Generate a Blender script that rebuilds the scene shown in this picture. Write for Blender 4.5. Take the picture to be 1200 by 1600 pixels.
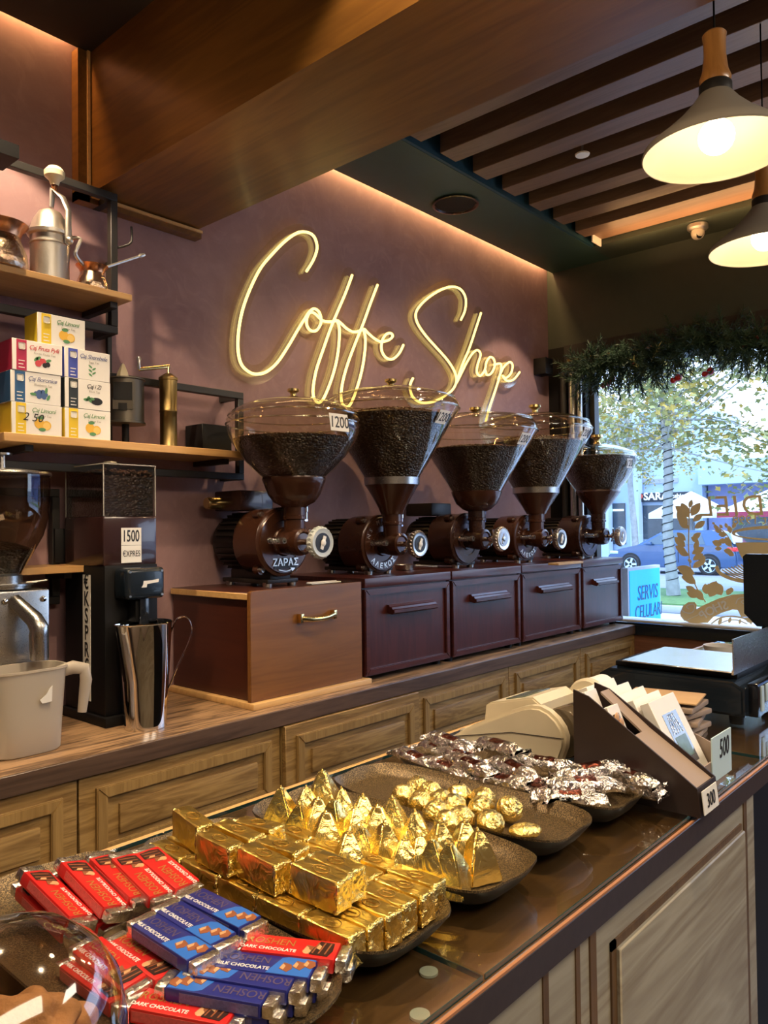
import bpy, bmesh, math, random
from mathutils import Vector, Matrix, noise
for o in list(bpy.data.objects): bpy.data.objects.remove(o)
S = bpy.context.scene
COL = S.collection
R = math.radians
rnd = random.Random(7)

# ------------------------------------------------------------ camera
YAW, PIT, ROL, FPX, HC = R(48.575), R(1.168), R(-0.6716), 1216.0, 1.5
fw = Vector((math.sin(YAW)*math.cos(PIT), math.cos(YAW)*math.cos(PIT), math.sin(PIT)))
r0 = Vector((math.cos(YAW), -math.sin(YAW), 0)); u0 = r0.cross(fw)
rv = r0*math.cos(ROL)+u0*math.sin(ROL); uv = -r0*math.sin(ROL)+u0*math.cos(ROL)
CP = Vector((0, 0, HC))
cam = bpy.data.cameras.new('camera'); camo = bpy.data.objects.new('camera', cam); COL.objects.link(camo)
cam.sensor_fit = 'VERTICAL'; cam.sensor_height = 36.0; cam.lens = FPX/1600*36.0
cam.clip_start = 0.02; cam.clip_end = 300
camo.matrix_world = Matrix(((rv.x, uv.x, -fw.x, CP.x), (rv.y, uv.y, -fw.y, CP.y), (rv.z, uv.z, -fw.z, CP.z), (0, 0, 0, 1)))
S.camera = camo
def hit(x, y, ax, v):          # point where the sight line of photo pixel (x, y) meets the plane axis = v
    d = rv*((x-600)/FPX) - uv*((y-800)/FPX) + fw
    return CP + d*((v-CP[ax])/d[ax])
def atX(x, y, v): return hit(x, y, 0, v)
def atY(x, y, v): return hit(x, y, 1, v)
def atZ(x, y, v): return hit(x, y, 2, v)

# ------------------------------------------------------------ world, lights, exposure
w = bpy.data.worlds.new('world'); S.world = w; w.use_nodes = True
nt = w.node_tree; bg = nt.nodes['Background']
tc = nt.nodes.new('ShaderNodeTexCoord'); sx = nt.nodes.new('ShaderNodeSeparateXYZ'); cr = nt.nodes.new('ShaderNodeValToRGB')
nt.links.new(tc.outputs['Generated'], sx.inputs[0]); nt.links.new(sx.outputs['Z'], cr.inputs[0]); nt.links.new(cr.outputs[0], bg.inputs[0])
cr.color_ramp.elements[0].position = 0.0; cr.color_ramp.elements[0].color = (0.72, 0.84, 1, 1)
cr.color_ramp.elements[1].position = 0.45; cr.color_ramp.elements[1].color = (0.42, 0.64, 1, 1)
bg.inputs[1].default_value = 4.3
def light(name, kind, loc, energy, color, target=None, **k):
    l = bpy.data.lights.new(name, kind); l.energy = energy; l.color = color
    for a, b in k.items(): setattr(l, a, b)
    o = bpy.data.objects.new(name, l); COL.objects.link(o); o.location = loc
    if target is not None: o.rotation_euler = (Vector(target)-Vector(loc)).to_track_quat('-Z', 'Y').to_euler()
    return o
WARM = (1, 0.66, 0.33); WARM2 = (1, 0.74, 0.46)
light('spot_shelf', 'SPOT', (0.86, 2.12, 3.12), 85, WARM2, (1.02, 2.38, 1.0), spot_size=R(82), spot_blend=0.12, shadow_soft_size=0.02)
light('spot_worktop', 'SPOT', (0.75, 1.30, 3.1), 75, WARM2, (1.15, 2.1, 0.9), spot_size=R(60), spot_blend=0.5, shadow_soft_size=0.03)
light('spot_counter_back', 'SPOT', (0.35, 1.35, 3.1), 120, WARM2, (0.75, 0.8, 1.05), spot_size=R(62), spot_blend=0.5, shadow_soft_size=0.03)
light('spot_counter_front', 'SPOT', (1.10, 0.10, 3.1), 90, WARM2, (0.75, 0.7, 1.05), spot_size=R(62), spot_blend=0.5, shadow_soft_size=0.03)
light('spot_doors', 'SPOT', (1.2, 0.9, 3.1), 62, WARM2, (1.7, 2.0, 0.8), spot_size=R(58), spot_blend=0.5, shadow_soft_size=0.03)
light('spot_drawers', 'SPOT', (2.6, 0.95, 3.1), 70, WARM2, (2.8, 2.3, 1.3), spot_size=R(80), spot_blend=0.6, shadow_soft_size=0.03)
light('spot_corner', 'SPOT', (3.95, 1.95, 3.12), 30, WARM2, (4.1, 2.48, 1.3), spot_size=R(70), spot_blend=0.2, shadow_soft_size=0.02)
light('beam_bounce_fill', 'SPOT', (1.06, 2.1, 2.3), 4, WARM, (1.33, 1.6, 2.9), spot_size=R(95), spot_blend=0.9, shadow_soft_size=0.05)  # added lamp, stands in for light bounced up from the shelf onto the beam
light('led_cove', 'AREA', (2.95, 2.53, 3.22), 16, (1, 0.55, 0.22), (2.95, 2.53, 0), shape='RECTANGLE', size=3.1, size_y=0.02)
light('led_cove_left', 'AREA', (0.35, 2.53, 3.22), 9, (1, 0.50, 0.18), (0.35, 2.53, 0), shape='RECTANGLE', size=1.85, size_y=0.02)
light('unseen_room_fill', 'AREA', (0.0, -1.2, 3.0), 45, (1, 0.80, 0.58), (0.0, -0.8, 0), shape='RECTANGLE', size=1.8, size_y=0.8)  # added fill lamp out of view, brightens the counter front and foils
light('unseen_room_fill', 'AREA', (2.4, -1.2, 3.0), 34, (1, 0.84, 0.66), (2.2, -0.8, 0), shape='RECTANGLE', size=1.4, size_y=0.6)  # second added fill lamp, also out of view, on the window side
light('outdoor_sun', 'SUN', (10, 0, 10), 4.0, (0.95, 0.97, 1), (12, 5, 0), angle=R(3))
vs = S.view_settings
S.display_settings.display_device = 'sRGB'; vs.view_transform = 'Standard'; vs.look = 'None'; vs.gamma = 1; vs.use_curve_mapping = False
vs.exposure = 0.15

# ------------------------------------------------------------ materials
def nodes(name):
    m = bpy.data.materials.new(name); m.use_nodes = True
    t = m.node_tree; return m, t, t.nodes['Principled BSDF'], t.nodes['Material Output']
def N(t, kind, **k):
    n = t.nodes.new(kind)
    for a, b in k.items():
        if a.startswith('i_'): n.inputs[a[2:].replace('_', ' ')].default_value = b
        else: setattr(n, a, b)
    return n
def setp(b, **k):
    for a, v in k.items(): b.inputs[a.replace('_', ' ')].default_value = v
def c4(c): return (c[0], c[1], c[2], 1)
def mixrgb(t, fac, a, b):
    n = t.nodes.new('ShaderNodeMix'); n.data_type = 'RGBA'
    t.links.new(fac, n.inputs[0])
    for i, v in ((6, a), (7, b)):
        if isinstance(v, tuple): n.inputs[i].default_value = c4(v)
        else: t.links.new(v, n.inputs[i])
    return n.outputs[2]
def coords(t, scale, kind='Object', rot=(0, 0, 0)):
    c = t.nodes.new('ShaderNodeTexCoord'); m = t.nodes.new('ShaderNodeMapping')
    m.inputs['Scale'].default_value = scale; m.inputs['Rotation'].default_value = rot
    t.links.new(c.outputs[kind], m.inputs[0]); return m.outputs[0]
def bump(t, b, h, strength, dist):
    n = N(t, 'ShaderNodeBump'); n.inputs['Strength'].default_value = strength; n.inputs['Distance'].default_value = dist
    t.links.new(h, n.inputs['Height']); t.links.new(n.outputs[0], b.inputs['Normal']); return n
def plain(name, c, rough=0.5, metal=0.0, var=0.0, scale=20, bmp=0.0, bd=0.002, coat=0.0):
    m, t, b, o = nodes(name); setp(b, Base_Color=c4(c), Roughness=rough, Metallic=metal, Coat_Weight=coat)
    n = N(t, 'ShaderNodeTexNoise'); n.inputs['Scale'].default_value = scale; n.inputs['Detail'].default_value = 5
    t.links.new(coords(t, (1, 1, 1)), n.inputs[0])
    if var:
        lo = tuple(max(0, v*(1-var)) for v in c); hi = tuple(min(1, v*(1+var)) for v in c)
        t.links.new(mixrgb(t, n.outputs[0], lo, hi), b.inputs['Base Color'])
    if bmp: bump(t, b, n.outputs[0], bmp, bd)
    return m
def wood(name, c1, c2, axis='x', rough=0.4, coat=0.0, fine=1.0, bmp=0.15, spec=0.5, con=(0.0, 1.0)):
    m, t, b, o = nodes(name); setp(b, Roughness=rough, Coat_Weight=coat, Coat_Roughness=0.15, Specular_IOR_Level=spec)
    lng = 1.2*fine; sh = 14*fine
    sc = {'x': (lng, sh, sh), 'y': (sh, lng, sh), 'z': (sh, sh, lng)}[axis]
    v = coords(t, sc)
    n1 = N(t, 'ShaderNodeTexNoise'); n1.inputs['Scale'].default_value = 1.0; n1.inputs['Detail'].default_value = 3; n1.inputs['Distortion'].default_value = 1.6
    n2 = N(t, 'ShaderNodeTexNoise'); n2.inputs['Scale'].default_value = 9.0; n2.inputs['Detail'].default_value = 6
    t.links.new(v, n1.inputs[0]); t.links.new(v, n2.inputs[0])
    ma = N(t, 'ShaderNodeMath', operation='MULTIPLY'); ma.inputs[1].default_value = 7.0; t.links.new(n1.outputs[0], ma.inputs[0])
    fr = N(t, 'ShaderNodeMath', operation='PINGPONG'); fr.inputs[1].default_value = 1.0; t.links.new(ma.outputs[0], fr.inputs[0])
    mm = N(t, 'ShaderNodeMath', operation='MULTIPLY_ADD'); t.links.new(fr.outputs[0], mm.inputs[0]); mm.inputs[1].default_value = 0.55
    m3 = N(t, 'ShaderNodeMath', operation='MULTIPLY'); t.links.new(n2.outputs[0], m3.inputs[0]); m3.inputs[1].default_value = 0.6; t.links.new(m3.outputs[0], mm.inputs[2])
    cm = N(t, 'ShaderNodeMapRange'); cm.inputs[1].default_value = con[0]; cm.inputs[2].default_value = con[1]; t.links.new(mm.outputs[0], cm.inputs[0])
    t.links.new(mixrgb(t, cm.outputs[0], c2, c1), b.inputs['Base Color'])
    bump(t, b, n2.outputs[0], bmp, 0.002)
    return m
def metal(name, c, rough=0.25, scr=0.0, scale=40):
    m, t, b, o = nodes(name); setp(b, Base_Color=c4(c), Roughness=rough, Metallic=1.0)
    n = N(t, 'ShaderNodeTexNoise'); n.inputs['Scale'].default_value = scale; n.inputs['Detail'].default_value = 6
    t.links.new(coords(t, (1, 1, 1)), n.inputs[0])
    mr = N(t, 'ShaderNodeMapRange'); mr.inputs[3].default_value = rough*0.9; mr.inputs[4].default_value = rough*1.1
    t.links.new(n.outputs[0], mr.inputs[0]); t.links.new(mr.outputs[0], b.inputs['Roughness'])
    if scr: bump(t, b, n.outputs[0], scr, 0.003)
    return m
def foil(name, c, rough=0.18, scale=55, strength=0.8, dist=0.004, c2=None):
    m, t, b, o = nodes(name); setp(b, Base_Color=c4(c), Roughness=rough, Metallic=1.0)
    v = coords(t, (1, 1, 1))
    n = N(t, 'ShaderNodeTexVoronoi'); n.inputs['Scale'].default_value = scale
    n2 = N(t, 'ShaderNodeTexNoise'); n2.inputs['Scale'].default_value = scale*1.3; n2.inputs['Detail'].default_value = 4; n2.inputs['Distortion'].default_value = 1.5
    t.links.new(v, n2.inputs[0])
    vm = N(t, 'ShaderNodeVectorMath', operation='MULTIPLY_ADD'); t.links.new(n2.outputs[1], vm.inputs[0]); vm.inputs[1].default_value = (0.02, 0.02, 0.02); t.links.new(v, vm.inputs[2])
    t.links.new(vm.outputs[0], n.inputs[0])
    ad = N(t, 'ShaderNodeMath', operation='ADD'); t.links.new(n.outputs[0], ad.inputs[0]); t.links.new(n2.outputs[0], ad.inputs[1])
    bump(t, b, ad.outputs[0], strength, dist)
    if c2: t.links.new(mixrgb(t, n2.outputs[0], c, c2), b.inputs['Base Color'])
    return m
def glass(name, tint=(1, 1, 1), rough=0.02, ior=1.45, refl=(1, 1, 1), base=0.0, edge=0.8):
    m, t, b, o = nodes(name); t.nodes.remove(b)
    tr = N(t, 'ShaderNodeBsdfTransparent'); tr.inputs[0].default_value = c4(tint)
    gl = N(t, 'ShaderNodeBsdfGlossy'); gl.inputs['Color'].default_value = c4(refl); gl.inputs['Roughness'].default_value = rough
    lw = N(t, 'ShaderNodeLayerWeight'); lw.inputs[0].default_value = 0.5
    pw = N(t, 'ShaderNodeMath', operation='POWER'); pw.inputs[1].default_value = 3.2; t.links.new(lw.outputs['Facing'], pw.inputs[0])
    ml = N(t, 'ShaderNodeMath', operation='MULTIPLY'); ml.inputs[1].default_value = edge; t.links.new(pw.outputs[0], ml.inputs[0])
    mx = N(t, 'ShaderNodeMixShader')
    ad = N(t, 'ShaderNodeMath', operation='ADD'); ad.inputs[1].default_value = base+0.04*(ior-1)/0.45; t.links.new(ml.outputs[0], ad.inputs[0])
    t.links.new(ad.outputs[0], mx.inputs[0]); t.links.new(tr.outputs[0], mx.inputs[1]); t.links.new(gl.outputs[0], mx.inputs[2])
    t.links.new(mx.outputs[0], o.inputs[0]); return m
def frosted(name, c, alpha=0.6, rough=0.35):
    m, t, b, o = nodes(name); setp(b, Base_Color=c4(c), Roughness=rough, Subsurface_Weight=0.0)
    tl = N(t, 'ShaderNodeBsdfTranslucent'); tl.inputs[0].default_value = c4(c)
    mx = N(t, 'ShaderNodeMixShader'); mx.inputs[0].default_value = alpha
    t.links.new(b.outputs[0], mx.inputs[1]); t.links.new(tl.outputs[0], mx.inputs[2]); t.links.new(mx.outputs[0], o.inputs[0]); return m
def emit(name, c, s):
    m, t, b, o = nodes(name); setp(b, Base_Color=c4(c)); b.inputs['Emission Color'].default_value = c4(c); b.inputs['Emission Strength'].default_value = s; return m
M = {}
def plaster(name):
    m, t, b, o = nodes(name); setp(b, Roughness=0.62, Specular_IOR_Level=0.3)
    v = coords(t, (1, 1, 1))
    n = N(t, 'ShaderNodeTexNoise'); n.inputs['Scale'].default_value = 2.2; n.inputs['Detail'].default_value = 8; n.inputs['Roughness'].default_value = 0.65; n.inputs['Distortion'].default_value = 0.8
    n2 = N(t, 'ShaderNodeTexNoise'); n2.inputs['Scale'].default_value = 9; n2.inputs['Detail'].default_value = 5; n2.inputs['Distortion'].default_value = 2.5
    t.links.new(v, n.inputs[0]); t.links.new(v, n2.inputs[0])
    a = mixrgb(t, n.outputs[0], (0.165, 0.085, 0.10), (0.42, 0.275, 0.28))
    mr = N(t, 'ShaderNodeMapRange'); mr.inputs[1].default_value = 0.5; mr.inputs[2].default_value = 0.75; mr.inputs[4].default_value = 0.4; t.links.new(n2.outputs[0], mr.inputs[0])
    t.links.new(mixrgb(t, mr.outputs[0], a, (0.40, 0.26, 0.25)), b.inputs['Base Color'])
    bump(t, b, n2.outputs[0], 0.12, 0.004); return m
M['plaster'] = plaster('purple plaster')
M['green'] = plain('dark green paint', (0.035, 0.075, 0.062), 0.5, var=0.1)
M['greenblack'] = plain('black green paint', (0.035, 0.045, 0.035), 0.4, var=0.15)
M['blue_recess'] = plain('petrol paint', (0.012, 0.06, 0.09), 0.6)
M['dark'] = plain('dark ceiling paint', (0.02, 0.018, 0.016), 0.7)
M['beam'] = wood('stained beam wood', (0.21, 0.095, 0.018), (0.115, 0.046, 0.009), 'y', 0.38, 0.15, 0.7, 0.05)
M['slat'] = wood('slat wood', (0.20, 0.125, 0.085), (0.13, 0.078, 0.05), 'y', 0.45, 0, 1.2)
M['oakx'] = wood('oak x', (0.37, 0.235, 0.085), (0.17, 0.095, 0.030), 'x', 0.42, 0.1, 1.6, 0.12, con=(0.2, 0.9))
M['oakz'] = wood('oak z', (0.36, 0.23, 0.082), (0.20, 0.115, 0.036), 'z', 0.42, 0.1, 1.3, 0.12)
M['shelf'] = wood('shelf pine', (0.66, 0.40, 0.16), (0.48, 0.26, 0.09), 'x', 0.4, 0.1, 0.9, 0.06)
M['walnut'] = wood('worktop walnut', (0.42, 0.26, 0.14), (0.085, 0.048, 0.026), 'x', 0.36, 0.2, 1.5, 0.06, con=(0.28, 0.78))
M['walnut_edge'] = wood('worktop edge', (0.125, 0.075, 0.050), (0.035, 0.020, 0.014), 'x', 0.4, 0.1, 0.9, 0.06)
M['mahog'] = wood('mahogany', (0.075, 0.016, 0.012), (0.035, 0.008, 0.007), 'z', 0.34, 0.12, 1.2, 0.05)
M['mahogx'] = wood('mahogany x', (0.085, 0.022, 0.018), (0.035, 0.009, 0.009), 'x', 0.3, 0.2, 1.2, 0.05)
M['boxfront'] = wood('veneer', (0.22, 0.092, 0.022), (0.15, 0.058, 0.015), 'x', 0.4, 0.1, 0.8, 0.03)
M['boxside'] = wood('red brown veneer', (0.075, 0.018, 0.009), (0.05, 0.012, 0.007), 'y', 0.4, 0.2, 0.8, 0.03)
M['palewood'] = wood('pale wood', (0.72, 0.45, 0.18), (0.56, 0.32, 0.12), 'x', 0.4, 0.1, 1, 0.03)
M['counter_wood'] = wood('under glass wood', (0.17, 0.072, 0.024), (0.07, 0.026, 0.009), 'x', 0.3, 0.3, 1, 0.03)
M['counter_edge'] = plain('counter edge laminate', (0.042, 0.030, 0.028), 0.42, var=0.3, scale=60, bmp=0.1)
M['ash'] = wood('ash veneer', (0.40, 0.37, 0.285), (0.24, 0.20, 0.14), 'x', 0.5, 0, 0.8, 0.12, con=(0.2, 0.9))
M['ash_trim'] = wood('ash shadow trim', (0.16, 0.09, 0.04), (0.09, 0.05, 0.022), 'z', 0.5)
M['copper_strip'] = plain('copper coloured strip', (0.55, 0.25, 0.12), 0.4, 0.3)
M['black'] = plain('black plastic', (0.005, 0.005, 0.006), 0.55, var=0.1); M['black'].node_tree.nodes['Principled BSDF'].inputs['Specular IOR Level'].default_value = 0.25
M['blackmetal'] = plain('black powder coated steel', (0.018, 0.017, 0.017), 0.5, var=0.15, scale=120)
M['blackgloss'] = plain('gloss black', (0.008, 0.010, 0.014), 0.15, coat=0.4)
M['navy'] = plain('blue black gloss', (0.008, 0.014, 0.022), 0.25, coat=0.3)
M['brownpaint'] = plain('brown hammer paint', (0.060, 0.021, 0.010), 0.27, 0.25, var=0.25, scale=35, bmp=0.06, coat=0.35)
M['brownpaint2'] = plain('darker brown paint', (0.042, 0.017, 0.011), 0.27, 0.25, var=0.25, scale=35, bmp=0.06, coat=0.35)
M['motor'] = plain('motor black', (0.014, 0.010, 0.009), 0.45, 0.2)
M['chrome'] = metal('chrome', (0.82, 0.82, 0.80), 0.10)
M['steel'] = metal('brushed steel', (0.52, 0.51, 0.49), 0.28, scale=400)
M['mirror'] = metal('polished steel', (0.80, 0.79, 0.78), 0.05)
M['alu'] = metal('cast aluminium', (0.70, 0.67, 0.62), 0.38, 0.25, 60)
M['brass'] = metal('aged brass', (0.26, 0.185, 0.075), 0.35, 0.3, 50)
M['brassb'] = metal('bright brass', (0.80, 0.62, 0.28), 0.22)
M['copper'] = metal('copper', (0.75, 0.33, 0.16), 0.25, 0.1)
M['hammered'] = metal('hammered tin', (0.75, 0.55, 0.40), 0.22, 1.0, 70)
M['pewter'] = metal('dark tin', (0.13, 0.115, 0.095), 0.42, 0.2, 30)
M['cream'] = plain('cream plastic', (0.62, 0.55, 0.40), 0.42, var=0.06)
M['creamlid'] = plain('cream knob', (0.75, 0.66, 0.45), 0.4)
M['white'] = plain('white card', (0.80, 0.78, 0.74), 0.55, var=0.04)
M['label'] = plain('label paper', (0.82, 0.80, 0.74), 0.55, var=0.03)
M['bluelabel'] = plain('pale blue card', (0.55, 0.72, 0.78), 0.5)
M['ink'] = plain('black ink', (0.01, 0.01, 0.012), 0.5)
M['blueink'] = plain('slate ink', (0.12, 0.15, 0.32), 0.6)
M['tanink'] = plain('faint ink', (0.42, 0.40, 0.36), 0.6)
M['redink'] = plain('red ink', (0.55, 0.06, 0.08), 0.6)
M['greenink'] = plain('green ink', (0.10, 0.28, 0.12), 0.6)
M['hopper'] = glass('hopper glass', (0.95, 0.91, 0.80), 0.03, 1.38, base=0.015)
M['rimglass'] = glass('moulded rim', (0.90, 0.86, 0.76), 0.08, 1.5, base=0.25, edge=0.7)
M['smoked'] = glass('smoked hopper', (0.60, 0.52, 0.42), 0.03, 1.5, base=0.03)
M['clearbox'] = glass('clear acrylic', (0.93, 0.93, 0.93), 0.03, 1.5, base=0.09)
M['acrylic'] = glass('neon acrylic', (0.98, 0.96, 0.90), 0.12, 1.4, base=0.03, edge=0.8)
M['pane'] = glass('window pane', (0.93, 0.96, 1.0), 0.0, 1.3)
M['dome'] = glass('cookie dome', (0.82, 0.80, 0.79), 0.06, 1.5, base=0.04)
M['counter_glass'] = glass('counter glass', (0.90, 0.96, 0.94), 0.01, 1.5)
M['glass_edge'] = plain('glass edge', (0.015, 0.05, 0.055), 0.1)
M['bulbglass'] = emit('frosted bulb', (1, 0.82, 0.52), 11)
M['neon'] = emit('neon tube', (1.0, 0.82, 0.26), 1.9)
M['shade_in'] = plain('cream enamel', (0.50, 0.44, 0.33), 0.45)
M['shade_out'] = plain('grey beige enamel', (0.30, 0.275, 0.235), 0.45)
M['lampwood'] = wood('lamp wood', (0.55, 0.27, 0.08), (0.36, 0.16, 0.045), 'z', 0.3, 0.4)
M['gold'] = foil('gold foil', (1.0, 0.75, 0.20), 0.27, 60, 0.8, 0.004, (1.0, 0.84, 0.38))
M['goldsmooth'] = foil('smooth gold foil', (1.0, 0.74, 0.19), 0.30, 30, 0.75, 0.005, (0.88, 0.66, 0.18))
M['goldpress'] = plain('pressed mark', (0.30, 0.17, 0.03), 0.4, 0.8)
M['silver'] = foil('silver foil', (0.98, 0.95, 0.92), 0.16, 55, 0.8, 0.005)
M['silverend'] = foil('silver foil ends', (0.93, 0.90, 0.84), 0.25, 70, 0.5, 0.002)
M['darkwrap'] = foil('brown foil print', (0.24, 0.075, 0.055), 0.25, 25, 0.5, 0.004)
M['red'] = plain('red wrapper', (0.62, 0.018, 0.016), 0.35, coat=0.2, var=0.08)
M['redside'] = plain('red small print side', (0.62, 0.10, 0.09), 0.4, var=0.35, scale=420)
M['blue'] = plain('blue wrapper', (0.018, 0.025, 0.22), 0.32, coat=0.3, var=0.1)
M['blueside'] = plain('blue small print side', (0.12, 0.11, 0.26), 0.4, var=0.5, scale=420)
M['lightblue'] = plain('light blue print', (0.03, 0.16, 0.62), 0.35)
M['choc'] = plain('printed chocolate', (0.28, 0.09, 0.035), 0.45, var=0.35, scale=60)
M['choclight'] = plain('printed nougat', (0.62, 0.36, 0.18), 0.45)
M['chocdark'] = plain('printed dark chocolate', (0.035, 0.013, 0.010), 0.4)
M['goldink'] = plain('gold print', (0.60, 0.36, 0.10), 0.35, 0.6)
M['navyink'] = plain('navy gold print', (0.16, 0.12, 0.20), 0.35, 0.4)
M['whiteink'] = plain('white print', (0.85, 0.82, 0.78), 0.5)
def tray_mat():
    m, t, b, o = nodes('bronze speckled tray'); setp(b, Roughness=0.36, Metallic=0.45)
    n = N(t, 'ShaderNodeTexNoise'); n.inputs['Scale'].default_value = 650; n.inputs['Detail'].default_value = 3; t.links.new(coords(t, (1, 1, 1)), n.inputs[0])
    mr = N(t, 'ShaderNodeMapRange'); mr.inputs[1].default_value = 0.45; mr.inputs[2].default_value = 0.62; t.links.new(n.outputs[0], mr.inputs[0])
    t.links.new(mixrgb(t, mr.outputs[0], (0.055, 0.038, 0.020), (0.26, 0.18, 0.085)), b.inputs['Base Color']); bump(t, b, n.outputs[0], 0.5, 0.001); return m
M['tray'] = tray_mat()
M['traydark'] = plain('tray underside', (0.012, 0.011, 0.010), 0.4)
M['jug'] = frosted('milky plastic', (0.68, 0.62, 0.53), 0.45, 0.32)
M['cookie'] = plain('cookie', (0.46, 0.22, 0.075), 0.8, var=0.45, scale=40, bmp=1.0, bd=0.008)
M['brownbox'] = plain('dark brown card', (0.020, 0.009, 0.008), 0.55)
M['tancard'] = plain('kraft card', (0.30, 0.225, 0.175), 0.6, var=0.05)
M['kraft'] = plain('kraft paper', (0.52, 0.33, 0.16), 0.7, var=0.1)
M['platter'] = metal('scale platter', (0.95, 0.95, 0.92), 0.24)
M['lcd'] = plain('lcd grey', (0.11, 0.13, 0.09), 0.2)
M['decal'] = plain('gold window decal', (0.85, 0.72, 0.42), 0.5)
M['cyan'] = emit('backlit cyan sign', (0.0, 0.27, 0.80), 0.95)
M['cyanink'] = plain('teal sign letters', (0.01, 0.07, 0.16), 0.5)
M['knobgrey'] = plain('pale grey knob', (0.52, 0.57, 0.58), 0.4)
M['needle'] = plain('pine needles', (0.022, 0.052, 0.026), 0.6, var=0.5, scale=8)
M['needle_y'] = plain('gold green sprig', (0.30, 0.28, 0.10), 0.5)
M['berry'] = plain('red berry', (0.45, 0.02, 0.02), 0.3)
M['redwood'] = wood('sill panel wood', (0.24, 0.10, 0.055), (0.15, 0.06, 0.032), 'y', 0.45)
M['floorm'] = plain('floor tile', (0.12, 0.09, 0.07), 0.4, var=0.2, scale=3)
M['roomwall'] = plain('far room wall', (0.20, 0.14, 0.11), 0.6, var=0.15, scale=2)
def bean_mat():
    m, t, b, o = nodes('coffee beans'); setp(b, Roughness=0.32, Specular_IOR_Level=0.6)
    n = N(t, 'ShaderNodeTexVoronoi'); n.inputs['Scale'].default_value = 95; t.links.new(coords(t, (1, 1, 1.6)), n.inputs[0])
    t.links.new(mixrgb(t, n.outputs[0], (0.040, 0.018, 0.010), (0.006, 0.003, 0.002)), b.inputs['Base Color'])
    iv = N(t, 'ShaderNodeMath', operation='SUBTRACT'); iv.inputs[0].default_value = 1; t.links.new(n.outputs[0], iv.inputs[1])
    bump(t, b, iv.outputs[0], 1.0, 0.006); return m
M['beans'] = bean_mat()
M['bean'] = plain('coffee bean', (0.10, 0.045, 0.022), 0.3)
M['bean_green'] = plain('ground coffee', (0.06, 0.045, 0.03), 0.5, var=0.3, scale=200)
# outdoors
M['asphalt'] = plain('asphalt', (0.22, 0.24, 0.28), 0.8, var=0.15, scale=1.5)
M['pave'] = plain('paving', (0.42, 0.44, 0.48), 0.7, var=0.1, scale=2)
M['grass'] = plain('grass', (0.10, 0.20, 0.06), 0.9, var=0.5, scale=15)
M['concrete'] = plain('concrete kerb', (0.36, 0.38, 0.42), 0.8, var=0.1)
M['facade'] = plain('pale facade', (0.42, 0.54, 0.70), 0.8, var=0.06, scale=0.5)
M['facade2'] = plain('violet facade', (0.22, 0.25, 0.44), 0.8, var=0.06, scale=0.5)
M['shopglass'] = plain('shop window', (0.05, 0.07, 0.09), 0.2, var=0.8, scale=1.2)
M['shoplight'] = emit('shop light tubes', (0.55, 0.9, 1.0), 3)
M['signblack'] = plain('sign black', (0.02, 0.025, 0.035), 0.5)
M['redlogo'] = plain('red roundel', (0.65, 0.12, 0.08), 0.5)
M['bark'] = plain('pale bark', (0.30, 0.31, 0.30), 0.8, var=0.45, scale=7, bmp=0.4, bd=0.02)
M['leaf'] = plain('autumn leaves', (0.26, 0.27, 0.10), 0.6, var=0.7, scale=0.9)
M['leaf2'] = plain('yellow leaves', (0.42, 0.30, 0.06), 0.6, var=0.4, scale=1.5)
M['canvas'] = plain('white canvas', (0.70, 0.74, 0.78), 0.7)
M['maroon'] = plain('maroon valance', (0.30, 0.03, 0.07), 0.7)
M['carblue'] = plain('blue car paint', (0.035, 0.085, 0.20), 0.2, 0.3, coat=0.8)
M['carglass'] = plain('car glass', (0.05, 0.08, 0.11), 0.05, coat=1)
M['tyre'] = plain('tyre', (0.02, 0.02, 0.022), 0.8)
M['taillight'] = plain('tail light', (0.7, 0.03, 0.03), 0.2)

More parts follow.
